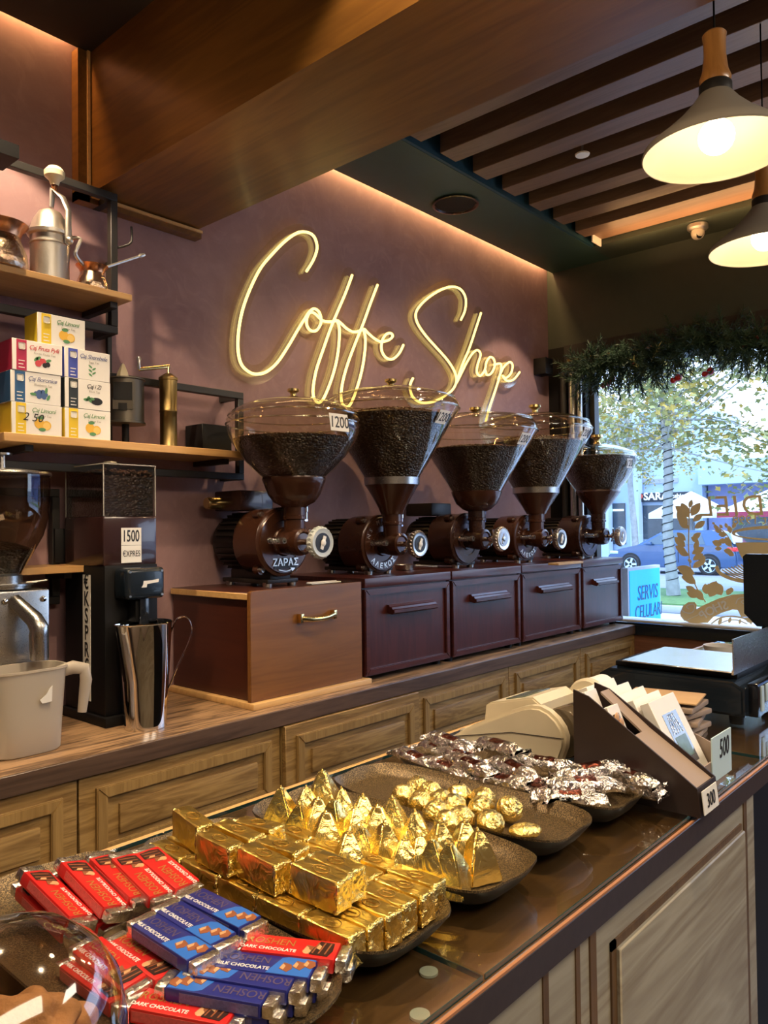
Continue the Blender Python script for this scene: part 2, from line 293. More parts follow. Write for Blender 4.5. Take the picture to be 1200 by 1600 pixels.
# ------------------------------------------------------------ mesh builder
class MB:
    def __init__(s): s.bm = bmesh.new(); s.mi = 0
    def _mark(s, faces):
        for f in faces: f.material_index = s.mi
    def box(s, a, b, bev=0.0, seg=2, mat=None):
        a = Vector(a); b = Vector(b); c = (a+b)/2; d = b-a
        ret = bmesh.ops.create_cube(s.bm, size=1.0)
        vs_ = ret['verts']
        for v in vs_: v.co = Vector((v.co.x*abs(d.x), v.co.y*abs(d.y), v.co.z*abs(d.z)))+c
        fs = set(f for v in vs_ for f in v.link_faces); s._mark(fs)
        if bev > 0:
            es = list(set(e for v in vs_ for e in v.link_edges))
            r = bmesh.ops.bevel(s.bm, geom=es, offset=bev, segments=seg, affect='EDGES', profile=0.6)
            s._mark(r['faces']); vs_ = list(set(v for v in r['verts']) | set(v for v in vs_ if v.is_valid))
            vs_ = list(set(v for f in fs if f.is_valid for v in f.verts) | set(v for v in vs_ if v.is_valid))
        if mat is not None:
            for v in vs_: v.co = mat @ v.co
        return vs_
    def prism(s, pts, axis, a, b, bev=0.0):
        # pts: 2D outline; axis: extrusion axis; other two axes in x,y,z order
        def mk(p, t):
            if axis == 'x': return (t, p[0], p[1])
            if axis == 'y': return (p[0], t, p[1])
            return (p[0], p[1], t)
        A = [s.bm.verts.new(mk(p, a)) for p in pts]; B = [s.bm.verts.new(mk(p, b)) for p in pts]
        n = len(pts); fs = [s.bm.faces.new(A), s.bm.faces.new(B[::-1])]
        for i in range(n): fs.append(s.bm.faces.new((A[i], B[i], B[(i+1) % n], A[(i+1) % n])))
        s._mark(fs); bmesh.ops.recalc_face_normals(s.bm, faces=fs)
        if bev:
            es = list(set(e for f in fs[:2] for e in f.edges))
            r = bmesh.ops.bevel(s.bm, geom=es, offset=bev, segments=2, affect='EDGES'); s._mark(r['faces'])
        return A+B
    def lathe(s, prof, c=(0, 0, 0), ax='z', seg=32, cap=True, mat=None, ang=2*math.pi):
        c = Vector(c); rings = []
        for (r, h) in prof:
            ring = []
            for i in range(seg):
                t = ang*i/seg; x = r*math.cos(t); y = r*math.sin(t)
                p = {'z': (x, y, h), 'x': (h, x, y), 'y': (x, h, y)}[ax]
                p = Vector(p)+c
                if mat is not None: p = mat @ p
                ring.append(s.bm.verts.new(p))
            rings.append(ring)
        fs = []
        for a, b in zip(rings, rings[1:]):
            for i in range(seg): fs.append(s.bm.faces.new((a[i], a[(i+1) % seg], b[(i+1) % seg], b[i])))
        if cap:
            for ring in (rings[0], rings[-1]):
                if (ring[0].co-ring[seg//2].co).length > 1e-5: fs.append(s.bm.faces.new(ring))
        s._mark(fs); bmesh.ops.recalc_face_normals(s.bm, faces=fs); return rings
    def tube(s, pts, r, seg=10, closed=False, cap=True, sx=1.0, up=None):
        pts = [Vector(p) for p in pts]; n = len(pts); rs = r if isinstance(r, (list, tuple)) else [r]*n
        T = []
        for i in range(n):
            a = pts[(i-1) % n] if (i > 0 or closed) else pts[i]; b = pts[(i+1) % n] if (i < n-1 or closed) else pts[i]
            T.append((b-a).normalized())
        if up is not None: u = Vector(up)
        else: u = Vector((0, 0, 1)) if abs(T[0].z) < 0.9 else Vector((1, 0, 0))
        rings = []
        for i in range(n):
            u = (u-T[i]*u.dot(T[i]))
            u = u.normalized() if u.length > 1e-6 else T[i].orthogonal().normalized()
            w_ = T[i].cross(u)
            rings.append([s.bm.verts.new(pts[i]+(u*math.cos(2*math.pi*k/seg)+w_*math.sin(2*math.pi*k/seg)*sx)*rs[i]) for k in range(seg)])
        fs = []
        pr = list(zip(rings, rings[1:]))
        if closed: pr.append((rings[-1], rings[0]))
        for a, b in pr:
            for k in range(seg): fs.append(s.bm.faces.new((a[k], b[k], b[(k+1) % seg], a[(k+1) % seg])))
        if cap and not closed: fs += [s.bm.faces.new(rings[0]), s.bm.faces.new(rings[-1][::-1])]
        s._mark(fs); bmesh.ops.recalc_face_normals(s.bm, faces=fs); return rings
    def face(s, pts):
        f = s.bm.faces.new([s.bm.verts.new(p) for p in pts]); f.material_index = s.mi; return f
    def ball(s, c, r, sub=2, sc=(1, 1, 1), nz=0.0, nf=30, mat=None):
        ret = bmesh.ops.create_icosphere(s.bm, subdivisions=sub, radius=1.0)
        for v in ret['verts']:
            p = Vector((v.co.x*sc[0], v.co.y*sc[1], v.co.z*sc[2]))*r
            if nz: p += v.co*nz*noise.noise((p+Vector(c))*nf)
            if mat is not None: p = mat @ p
            v.co = p+Vector(c)
        s._mark(set(f for v in ret['verts'] for f in v.link_faces)); return ret['verts']
    def xf(s, m): bmesh.ops.transform(s.bm, matrix=m, verts=s.bm.verts); return s
    def mesh(s, name, mat, smooth=True, angle=40):
        me = bpy.data.meshes.new(name); 
        s.bm.normal_update(); s.bm.to_mesh(me); s.bm.free()
        for m in (mat if isinstance(mat, (list, tuple)) else [mat]): me.materials.append(M[m] if isinstance(m, str) else m)
        if smooth:
            me.polygons.foreach_set('use_smooth', [True]*len(me.polygons))
            try: me.set_sharp_from_angle(angle=R(angle))
            except Exception: pass
        return me
    def build(s, name, mat, parent=None, world=True, smooth=True, angle=40):
        me = s.mesh(name, mat, smooth, angle)
        o = bpy.data.objects.new(name, me); COL.objects.link(o)
        if parent is not None:
            o.parent = parent
            if world:
                r = parent
                while r.parent: r = r.parent
                me.transform(Matrix.Translation(-r.location))
        elif world and len(me.vertices):
            xs = [v.co for v in me.vertices]
            c = Vector(((min(v.x for v in xs)+max(v.x for v in xs))/2, (min(v.y for v in xs)+max(v.y for v in xs))/2, min(v.z for v in xs)))
            me.transform(Matrix.Translation(-c)); o.location = c
        return o
def tag(o, label=None, cat=None, group=None, kind=None):
    if label: o['label'] = label
    if cat: o['category'] = cat
    if group: o['group'] = group
    if kind: o['kind'] = kind
    return o
def thing(name, label, cat, loc=(0, 0, 0), group=None, rot=(0, 0, 0)):
    o = bpy.data.objects.new(name, None); COL.objects.link(o); o.location = loc; o.rotation_euler = rot
    o.empty_display_size = 0.05; return tag(o, label, cat, group)
def struct(mb, name, mat, **k): return tag(mb.build(name, mat, **k), kind='structure')
def copy_tree(o, parent=None):
    c = o.copy(); COL.objects.link(c); c.parent = parent
    for ch in list(o.children): copy_tree(ch, c)
    return c
FONTCACHE = {}
def text_bm(txt, size, thick=0.0004, shear=0.0, spacing=1.0, bold=0.0):
    k = (txt, size, thick, shear, spacing, bold)
    if k not in FONTCACHE:
        cu = bpy.data.curves.new('lettering', 'FONT'); cu.body = txt; cu.size = size; cu.align_x = 'CENTER'; cu.align_y = 'CENTER'
        cu.extrude = thick; cu.shear = shear; cu.space_character = spacing; cu.offset = bold; cu.resolution_u = 3
        o = bpy.data.objects.new('lettering', cu); COL.objects.link(o); bpy.context.view_layer.update()
        me = bpy.data.meshes.new_from_object(o.evaluated_get(bpy.context.evaluated_depsgraph_get()))
        bpy.data.objects.remove(o); bpy.data.curves.remove(cu); FONTCACHE[k] = me
    return FONTCACHE[k]
def add_text(mb, txt, size, mat4, **k):
    me = text_bm(txt, size, **k); old = set(mb.bm.verts); oldf = set(mb.bm.faces)
    mb.bm.from_mesh(me)
    for v in mb.bm.verts:
        if v not in old: v.co = mat4 @ v.co
    for f in mb.bm.faces:
        if f not in oldf: f.material_index = mb.mi
def frame(o, x, y, z=None):   # matrix with columns right, up, normal
    x = Vector(x).normalized(); y = Vector(y); y = (y-x*y.dot(x)).normalized(); z = x.cross(y)
    return Matrix(((x.x, y.x, z.x, o[0]), (x.y, y.y, z.y, o[1]), (x.z, y.z, z.z, o[2]), (0, 0, 0, 1)))
def smooth_path(pts, n=6):
    out = []; P = [Vector(p) for p in pts]
    for i in range(len(P)-1):
        p0 = P[max(i-1, 0)]; p1 = P[i]; p2 = P[i+1]; p3 = P[min(i+2, len(P)-1)]
        for k in range(n):
            t = k/n; out.append(0.5*((2*p1)+(-p0+p2)*t+(2*p0-5*p1+4*p2-p3)*t*t+(-p0+3*p1-3*p2+p3)*t**3))
    out.append(P[-1]); return out

# ------------------------------------------------------------ setting
WY = 2.545; XW = 4.53; ZC = 3.15
m = MB(); m.box((-2, WY, 0), (XW+0.1, WY+0.12, 3.35)); struct(m, 'wall_back', 'plaster')
m = MB(); m.box((-2.12, -3.2, 0), (-2, WY+0.12, 3.45)); struct(m, 'wall_left', 'roomwall')
m = MB(); m.box((-2, -3.2, 0), (XW+0.1, -3.08, 3.45)); struct(m, 'wall_rear', 'roomwall')
m = MB(); m.box((-2.1, -3.2, -0.1), (XW+0.1, WY+0.1, 0)); struct(m, 'floor', 'floorm')
BX0, BX1, BZ = 1.33, 1.772, 2.662
# upper slab, dropped borders and the slatted recess
m = MB(); m.box((-2, -3.2, 3.35), (XW+0.1, WY+0.12, 3.45)); struct(m, 'ceiling', 'dark')
m = MB(); m.box((-2, -3.08, ZC), (BX0, WY-0.04, ZC+0.05)); struct(m, 'trim_1', 'dark')
m = MB(); m.box((BX1, 2.10, ZC), (XW, WY-0.04, ZC+0.05)); struct(m, 'trim_2', 'green')
m = MB(); m.box((BX1, 2.085, ZC+0.002), (4.27, 2.10, 3.35)); struct(m, 'trim_3', 'blue_recess')
m = MB(); m.box((4.27, -3.08, ZC), (XW, 2.10, ZC+0.05)); m.box((4.27, -3.08, ZC+0.05), (4.285, 2.1, 3.35)); struct(m, 'trim_4', 'greenblack')
# timber clad beam running out from the wall
m = MB(); m.box((BX0, -3.08, BZ), (BX1, WY-0.001, 3.35)); struct(m, 'trim_5', 'beam')
m = MB(); m.box((BX0-0.045, 2.500, BZ-0.035), (BX0-0.002, WY-0.002, ZC)); m.box((BX0-0.045, 2.500, BZ-0.035), (BX1+0.012, WY-0.002, BZ-0.002))
struct(m, 'trim_6', 'beam')
m = MB(); m.box((BX0-0.014, 2.492, BZ-0.016), (BX0-0.004, 2.5, ZC)); m.box((BX0-0.014, 2.492, BZ-0.016), (BX1+0.012, 2.5, BZ-0.006)); struct(m, 'trim_7', 'palewood')
# slats
sl0 = None
xs = [1.98+0.2505*i for i in range(9)]
for i, x in enumerate(xs):
    x0 = x if i < 9 else x
    if sl0 is None:
        mb = MB(); mb.box((0, -3.0, 0), (0.115, 2.055, 0.115), 0.002, 1); me = mb.mesh('ceiling_slat', 'slat', False)
        sl0 = me
    o = bpy.data.objects.new('ceiling_slat', me); COL.objects.link(o); o.location = (x, 0, ZC+0.003)
    lab = {0: 'dark brown ceiling slat hidden closest to the timber beam', 8: 'last ceiling slat at the window end, beside the orange-lit strip'}.get(i, '')
    if not lab:
        lab = 'long brown wooden ceiling slat, %s from the timber beam' % ['', 'second', 'third', 'fourth', 'fifth', 'sixth', 'seventh', 'eighth'][i]
    tag(o, lab, 'ceiling slat', 'wooden slats across the ceiling recess')
# strip light hidden between the last slats, with its warm-lit board and metal end
t = thing('strip_light', 'warm strip light set beside the last ceiling slat, with white end cap', 'light', (4.19, 0.5, ZC+0.02))
m = MB(); m.box((4.125, -0.6, ZC+0.030), (4.262, 2.03, ZC+0.045)); m.build('board', M['slat'], t)
m = MB(); m.box((4.150, 2.032, ZC-0.012), (4.262, 2.040, ZC+0.06)); m.build('end_cap', 'white', t)
light('strip_glow', 'AREA', (4.20, 0.85, 3.03), 10, (1, 0.52, 0.2), (4.20, 0.85, 3.3), shape='RECTANGLE', size=0.03, size_y=2.2)
# window wall
LZ = 2.655; SZ = 0.925; WYL = 2.285; WYR = -2.3
m = MB(); m.box((XW, -3.2, 0), (XW+0.16, WY, SZ-0.07)); struct(m, 'wall_window_lower', 'redwood')
m = MB(); m.box((XW, -3.2, LZ), (XW+0.16, WY, 3.35)); struct(m, 'wall_window_upper', 'greenblack')
m = MB(); m.box((XW, WYL, SZ-0.07), (XW+0.16, WY, LZ)); struct(m, 'wall_window_side', 'black')
m = MB(); m.box((XW, -3.2, SZ-0.07), (XW+0.16, WYR, LZ)); struct(m, 'wall_window_end', 'greenblack')
m = MB(); m.box((XW-0.02, -2.3, SZ-0.085), (XW+0.16, WYL, SZ-0.012), 0.004); struct(m, 'trim_8', 'navy')
m = MB(); m.box((XW+0.02, -2.3, SZ-0.012), (XW+0.17, WYL, SZ), 0.002); struct(m, 'trim_9', 'white')
m = MB(); m.box((XW-0.05, -2.3, LZ-0.17), (XW+0.10, WYL+0.12, LZ-0.005), 0.004); struct(m, 'trim_10', 'blackmetal')
m = MB(); m.box((XW-0.052, -2.3, LZ-0.115), (XW-0.050, WYL+0.1, LZ-0.095)); struct(m, 'trim_11', 'brass')
wn = tag(bpy.data.objects.new('window_1', None), kind='structure'); COL.objects.link(wn); wn.location = (XW+0.1, 0, SZ)
m = MB(); m.box((XW+0.085, WYR, SZ), (XW+0.093, WYL, LZ)); m.build('pane', 'pane', wn)
m = MB()
m.box((XW+0.06, WYL-0.03, SZ), (XW+0.12, WYL, LZ)); m.box((XW+0.06, -0.35, SZ), (XW+0.12, -0.29, LZ)); m.box((XW+0.06, WYR, SZ), (XW+0.12, WYR+0.03, LZ))
m.build('window_frame', 'blackmetal', wn)
# folded metal uprights beside the window
for i, (dx, rr) in enumerate(((0.03, 0.020), (0.085, 0.028), (0.145, 0.022))):
    pass
t = thing('window_upright', 'grey folded metal uprights standing in the corner beside the window', 'upright', (XW-0.035, 2.40, 1.31))
for y, r_ in ((2.31, 0.017), (2.36, 0.024), (2.42, 0.02)):
    m = MB(); m.tube([(XW-0.035, y, 1.31), (XW-0.035, y, 2.48)], r_, 12); m.build('post', 'steel' if y != 2.42 else 'blackmetal', t)

# ceiling fittings
t = thing('ceiling_speaker', 'round dark grille set in the green ceiling border', 'ceiling vent', (3.205, 2.317, ZC))
m = MB(); m.lathe([(0.112, -0.004), (0.118, -0.010), (0.108, -0.012), (0.100, -0.004)], (3.205, 2.317, ZC), seg=48); m.build('rim', 'brownpaint2', t)
m = MB(); m.lathe([(0.0, -0.005), (0.100, -0.005), (0.100, -0.001), (0, -0.001)], (3.205, 2.317, ZC), seg=48, cap=False); m.build('grille', 'black', t)
t = thing('sprinkler', 'small white sprinkler disc hanging on a stem between the slats', 'sprinkler', (3.137, 1.578, 3.15))
m = MB(); m.lathe([(0.0, -0.022), (0.03, -0.020), (0.032, -0.014), (0, -0.010)], (3.137, 1.578, ZC), seg=24, cap=False); m.build('disc', 'label', t)
m = MB(); m.tube([(3.137, 1.578, ZC-0.015), (3.137, 1.578, 3.35)], 0.006, 8); m.build('stem', 'steel', t)
p = atZ(1090, 352, 3.145)
t = thing('security_camera', 'grey dome security camera on the dark ceiling above the window', 'camera', p)
m = MB(); m.lathe([(0.055, 0.0), (0.055, -0.02), (0.045, -0.03), (0.0, -0.032)], p, seg=32, cap=False); m.build('housing', 'alu', t)
m = MB(); m.ball(p+Vector((0, 0, -0.045)), 0.036, 3); m.build('dome', 'shade_out', t)
m = MB(); m.lathe([(0.0, -0.018), (0.016, -0.018), (0.018, 0.0)], seg=20, mat=frame(p+Vector((-0.024, -0.020, -0.058)), (0.64, -0.76, 0), (0.3, 0.25, 0.9)), cap=False); m.build('lens', 'blackgloss', t)

# ------------------------------------------------------------ pendants
def pendant():
    t = thing('pendant_lamp', 'x', 'lamp', (0, 0, 0))
    m = MB(); m.lathe([(0.172, 0.0), (0.174, 0.004), (0.169, 0.018), (0.132, 0.047), (0.090, 0.083), (0.058, 0.117), (0.043, 0.137), (0.037, 0.145)], seg=64, cap=False)
    m.build('shade', 'shade_out', t, world=False)
    m = MB(); m.lathe([(0.171, 0.001), (0.164, 0.014), (0.128, 0.043), (0.086, 0.079), (0.052, 0.113), (0.0, 0.128)], seg=64, cap=False); m.build('shade_lining', 'shade_in', t, world=False)
    m = MB(); m.lathe([(0.038, 0.144), (0.038, 0.166), (0.034, 0.171), (0, 0.171)], seg=32, cap=False); m.build('collar', 'blackmetal', t, world=False)
    m = MB(); m.lathe([(0.0, 0.170), (0.034, 0.170), (0.037, 0.182), (0.030, 0.202), (0.0255, 0.24), (0.026, 0.275), (0.028, 0.290), (0.024, 0.295), (0, 0.295)], seg=32, cap=False); m.build('handle', 'lampwood', t, world=False)
    m = MB(); m.tube([(0, 0, 0.293), (0, 0, 0.80)], 0.0025, 8); m.build('cord', 'black', t, world=False)
    m = MB(); m.ball((0, 0, 0.040), 0.042, 3, (1, 1, 1.0)); m.lathe([(0.02, 0.07), (0.016, 0.10), (0.016, 0.125)], cap=False, seg=20); m.build('bulb', 'bulbglass', t, world=False)
    return t
pl = pendant(); plabs = ['cream-lined cone pendant lamp with wooden neck, nearest of the hanging lamps', 'cone pendant lamp hanging further off, cut by the right edge of the photo']
for i, (x, y) in enumerate(((1.945, 0.625), (2.745, 0.735))):
    o = pl if i == 0 else copy_tree(pl); o.location = (x, y, 2.40); o['label'] = plabs[i]; o['group'] = 'pendant lamps over the front counter'
    light('bulb_light', 'POINT', (x, y, 2.36), 2.3, (1, 0.72, 0.42), shadow_soft_size=0.045)
light('bulb_light', 'POINT', (1.15, 0.55, 2.42), 6, (1, 0.72, 0.42), shadow_soft_size=0.045)
light('bulb_light', 'POINT', (3.55, 0.845, 2.42), 7, (1, 0.72, 0.42), shadow_soft_size=0.045)

# ------------------------------------------------------------ base cabinets and worktop
def drawer_front(x0, x1, y, label, knob=False):
    t = thing('base_cabinet', label, 'cabinet', ((x0+x1)/2, y+0.25, 0), 'wooden base cabinets under the worktop')
    m = MB(); m.box((x0+0.002, y+0.022, 0.02), (x1-0.002, WY-0.002, 0.842)); m.build('body', 'oakz', t)
    for (z0, z1) in ((0.575, 0.843), (0.05, 0.565)):
        m = MB(); m.box((x0+0.003, y, z0), (x1-0.003, y+0.02, z1), 0.002, 1); d = m.build('door', 'oakx', t)
        a0, a1, b0, b1 = x0+0.048, x1-0.045, z0+0.045, z1-0.036
        m = MB()
        for q in (((a0, b0), (a1, b0), (a1-0.032, b0+0.032), (a0+0.032, b0+0.032)), ((a0, b1), (a0+0.032, b1-0.032), (a1-0.032, b1-0.032), (a1, b1)),
                  ((a0, b0), (a0+0.032, b0+0.032), (a0+0.032, b1-0.032), (a0, b1)), ((a1, b0), (a1, b1), (a1-0.032, b1-0.032), (a1-0.032, b0+0.032))):
            m.prism(q, 'y', y-0.012, y+0.001, 0.0025)
        m.build('moulding', 'oakz', d)
        m = MB(); m.box((a0+0.068, y-0.010, b0+0.048), (a1-0.06, y+0.001, b1-0.058), 0.003, 2); m.build('raised_panel', 'oakx', d)
    return t
edges = [-0.40, 0.306, 1.016, 1.721, 2.432, 3.126, 3.837, 4.528]
labs = ['outside the left edge of the photo', 'at the left edge of the photo', 'under the milky plastic jug', 'standing proud of its neighbours, under the veneered drawer box',
        'behind the wrapped gold pyramids, right of the proud one', 'behind the cream adding machine', 'last before the window, under the end grinder box']
for i in range(7):
    y = 1.968 if i == 3 else 1.99
    drawer_front(edges[i], edges[i+1], y, 'oak base cabinet with moulded front, '+labs[i])
m = MB(); m.box((-1.2, 1.985, 0.862), (XW-0.002, WY-0.002, 0.9), 0.004, 2); wt = m.build('worktop', 'walnut')
m = MB(); m.box((-1.2, 1.978, 0.845), (XW-0.002, 1.986, 0.8985), 0.002, 1); wp = m.build('edge_band', 'walnut_edge', wt)
tag(wt, 'long walnut worktop running below the purple wall to the window', 'worktop')

# ------------------------------------------------------------ drawer boxes under the grinders
# veneered box
t = thing('grinder_box', 'brown veneered drawer box with brass pull, under the leftmost red-brown grinder', 'drawer box', (1.93, 2.3, 0.9), 'boxes under the grinders')
m = MB(); m.box((1.66, 2.062, 0.925), (2.195, 2.075, 1.285)); 
m = MB(); m.box((1.668, 2.075, 0.922), (2.19, 2.53, 1.268)); m.build('body', 'boxside', t)
m = MB(); m.prism([(1.652, 0.922), (2.196, 0.922), (2.196, 1.293), (1.664, 1.293), (1.655, 1.288), (1.652, 1.278)], 'y', 2.058, 2.076, 0.002); d = m.build('drawer', 'boxfront', t)
m = MB(); m.box((1.66, 2.076, 1.268), (2.2, 2.53, 1.286), 0.002, 1); m.build('top', 'boxside', t)
m = MB(); m.box((1.655, 2.076, 1.262), (1.668, 2.53, 1.284), 0.002, 1); m.build('edge_trim', 'palewood', t)
m = MB()
for sx_ in (1.868, 2.032): m.box((sx_-0.008, 2.036, 1.168), (sx_+0.008, 2.058, 1.200), 0.002)
m.tube([(1.868, 2.040, 1.184), (1.91, 2.030, 1.178), (1.95, 2.028, 1.176), (1.99, 2.030, 1.178), (2.032, 2.040, 1.184)], [0.010, 0.009, 0.0085, 0.009, 0.010], 10, sx=0.6)
m.build('pull_handle', 'brassb', d)
m = MB(); m.box((1.645, 2.035, 0.9), (2.225, 2.54, 0.921), 0.004, 2); b = m.build('plinth_board', 'palewood'); tag(b, 'pale wooden board lying under the veneered drawer box', 'board')
# four mahogany boxes
def mahogany_box(x0, x1, label, z1=1.305):
    t = thing('grinder_box', label, 'drawer box', ((x0+x1)/2, 2.3, 0.9), 'boxes under the grinders')
    zb = 0.925
    m = MB(); m.box((x0+0.006, 2.075, zb), (x1-0.006, 2.535, z1-0.04)); m.build('body', 'mahog', t)
    for fx in (x0+0.04, x1-0.04):
        for fy in (2.11, 2.49):
            m = MB(); m.lathe([(0.018, 0.9), (0.018, zb)], (fx, fy, 0), seg=16); m.build('foot', 'black', t)
    m = MB(); m.box((x0, 2.052, z1-0.038), (x1, 2.54, z1), 0.004, 2); m.build('top', 'mahogx', t)
    m = MB(); m.box((x0+0.010, 2.066, zb), (x1-0.010, 2.078, z1-0.045)); d = m.build('drawer', 'mahog', t)
    m = MB(); a0, a1, b0, b1 = x0+0.006, x1-0.006, zb, z1-0.044
    for q in (((a0, b0), (a1, b0), (a1-0.026, b0+0.026), (a0+0.026, b0+0.026)), ((a0, b1), (a0+0.026, b1-0.026), (a1-0.026, b1-0.026), (a1, b1)),
              ((a0, b0), (a0+0.026, b0+0.026), (a0+0.026, b1-0.026), (a0, b1)), ((a1, b0), (a1, b1), (a1-0.026, b1-0.026), (a1-0.026, b0+0.026))):
        m.prism(q, 'y', 2.054, 2.068, 0.003)
    m.build('drawer_frame', 'mahogx', d)
    cx = (x0+x1)/2+0.01; hw = (x1-x0)*0.26; zz = (zb+z1)/2+0.055
    prof = [(2.068, zz-0.010), (2.050, zz-0.014), (2.036, zz-0.016), (2.026, zz-0.010), (2.026, zz+0.002), (2.036, zz+0.004), (2.040, zz+0.012), (2.050, zz+0.014), (2.056, zz+0.022), (2.068, zz+0.022)]
    m = MB(); m.prism(prof, 'x', cx-hw, cx+hw, 0.001); m.build('pull_handle', 'mahogx', d)
    return t
boxes = [(2.208, 2.765, 'dark mahogany drawer box standing right of the veneered one'),
         (2.775, 3.350, 'dark mahogany drawer box under the middle grinder'),
         (3.358, 3.985, 'dark mahogany drawer box, second from the window'),
         (4.000, 4.520, 'dark mahogany drawer box, nearest the window')]
for (a, b, l) in boxes: mahogany_box(a, b, l)

# ------------------------------------------------------------ coffee grinders
def zat(cx, cy, py, R_=None):       # height seen at pixel row py on the vertical axis through (cx, cy)
    P0 = Vector((cx, cy, HC)); d = P0-CP
    px_ = 600+FPX*d.dot(rv)/d.dot(fw)
    D = rv*((px_-600)/FPX)-uv*((py-800)/FPX)+fw
    return HC+D.z*(Vector((D.x, D.y)).dot(Vector((d.x, d.y)))/(D.x**2+D.y**2)), FPX/d.dot(fw)
def grinder(cx, cy, label, glassp, beansp, metalp, ring, label_px, disc, knobm, text, knobpy, zfloor, bodycol, lever=False, throat=0.040, bowl='brownpaint', mound=0.0, boxm=True):
    t = thing('coffee_grinder', label, 'coffee grinder', (cx, cy, zfloor), 'big coffee grinders along the wall')
    _, ppm = zat(cx, cy, 800)
    def prof(pp): return [(hw/ppm, zat(cx, cy, y)[0]) for hw, y in pp]
    g = prof(glassp['body'])
    m = MB(); m.lathe(g, (cx, cy, 0), seg=72, cap=False); hop = m.build('hopper', 'hopper', t)
    g = prof(glassp['lid']); m = MB(); m.lathe(g, (cx, cy, 0), seg=72, cap=False); lid = m.build('lid', 'hopper', t)
    rb = max(prof(glassp['body'])); zl_ = prof(glassp['lid'])[1]
    for rr_, zz_ in ((rb[0]+0.001, rb[1]), (zl_[0], zl_[1]+0.003)):
        m = MB(); m.tube([(cx+rr_*math.cos(2*math.pi*k/72), cy+rr_*math.sin(2*math.pi*k/72), zz_) for k in range(72)], 0.0032, 8, closed=True); m.build('moulded_rim', 'rimglass', hop)
    kz0 = g[-1][1]; kr = 10.5/ppm*0.9; kh = 15/ppm
    m = MB(); m.lathe([(0.0, kz0-0.002), (kr*0.65, kz0), (kr*0.45, kz0+kh*0.3), (kr*0.55, kz0+kh*0.5), (kr*1.0, kz0+kh*0.7), (kr*0.95, kz0+kh*0.95), (0, kz0+kh)], (cx, cy, 0), seg=20, cap=False)
    m.build('lid_knob', 'brassb', lid)
    # beans
    bp = prof(beansp); m = MB(); m.lathe([(r_*0.985, z_) for r_, z_ in bp], (cx, cy, 0), seg=64, cap=False)
    rt, zt = bp[-1][0]*0.985, bp[-1][1]
    rings = [(rt*k, zt+mound*(1-k*k)) for k in (1, 0.85, 0.6, 0.3, 0.02)]
    m.lathe(rings, (cx, cy, 0), seg=64, cap=False); be = m.build('beans', 'beans', t)
    m = MB(); q = random.Random(int(cx*100))
    for i in range(420):
        a = q.random()*6.283; k = math.sqrt(q.random()); zz = zt+mound*(1-k*k)+0.002
        mt = Matrix.Rotation(q.random()*6.28, 4, 'Z') @ Matrix.Rotation(q.uniform(-.6, .6), 4, 'X')
        m.ball((cx+rt*k*0.97*math.cos(a), cy+rt*k*0.97*math.sin(a), zz), 0.0075, 1, (1.0, 0.7, 0.5), mat=mt)
    tag(m.build('loose_beans', 'bean', be), kind='stuff')
    if ring:
        rp = prof(ring); m = MB(); m.lathe([(rp[0][0]*0.9, rp[0][1]), rp[0], rp[1], (rp[1][0]*0.9, rp[1][1])], (cx, cy, 0), seg=64, cap=False); m.build('clamp_ring', 'steel', t)
    mp = prof(metalp)
    m = MB(); m.lathe([(mp[0][0]*0.8, mp[0][1]+0.001)]+mp, (cx, cy, 0), seg=48, cap=False); m.build('funnel', bowl, t)
    # body: drum with its axis square to the wall
    dz, dr = disc; zc_ = dz
    y0 = cy+0.06; y1 = y0+0.155; ymot = min(y1+0.16, WY-0.012)
    m = MB(); m.lathe([(dr*0.93, y0), (dr, y0+0.006), (dr, y0+0.022), (dr*0.97, y0+0.026), (dr*0.985, y0+0.10), (dr*0.96, y1-0.01), (dr*0.86, y1)], (cx, 0, zc_), 'y', 56); m.build('drum', bodycol, t)
    m = MB(); m.lathe([(dr*0.93, y0+0.001), (dr*0.90, y0-0.006), (dr*0.62, y0-0.006), (dr*0.6, y0-0.001), (dr*0.42, y0-0.001), (dr*0.38, y0-0.010), (0.02, y0-0.012)], (cx, 0, zc_), 'y', 56); fp = m.build('face_plate', bodycol, t)
    for a in (R(52), R(128), R(-52), R(-128)):
        bx, bz = math.cos(a)*dr*1.01, math.sin(a)*dr*1.01
        m = MB(); m.lathe([(0.017, y0+0.035), (0.017, y0+0.065), (0.012, y0+0.07)], (cx+bx, 0, zc_+bz), 'y', 14); ear = m.build('bolt_lug', bodycol, t)
        m = MB(); m.lathe([(0.009, y0+0.022), (0.009, y0+0.036)], (cx+bx, 0, zc_+bz), 'y', 8); m.build('bolt', 'steel', ear)
    mr = dr*0.80
    m = MB(); m.lathe([(mr*0.92, y1-0.01), (mr, y1+0.004), (mr, ymot-0.03), (mr*0.93, ymot-0.008), (mr*0.3, ymot)], (cx, 0, zc_), 'y', 48)
    nf_ = 28
    for i in range(nf_):
        a = 2*math.pi*i/nf_
        ct = Matrix.Translation((cx, 0, zc_)) @ Matrix.Rotation(a, 4, 'Y')
        m.box((mr-0.002, y1+0.008, -0.002), (mr+0.011, ymot-0.04, 0.002), mat=ct)
    m.build('motor', 'motor', t)
    if boxm:
        bz = zc_+dr*0.92
        m = MB(); m.box((cx-0.085, y1-0.01, bz), (cx+0.075, ymot-0.005, bz+(0.078 if lever else 0.062)), 0.008, 2); tb = m.build('terminal_box', 'motor' if not lever else 'brownpaint2', t)
        if lever:
            m = MB(); m.lathe([(0.020, -0.07), (0.024, -0.06), (0.024, 0.0), (0.018, 0.002)], (cx-0.085-0.0, ymot-0.05, bz+0.03), 'x', 20); m.build('capacitor', 'brassb', tb)
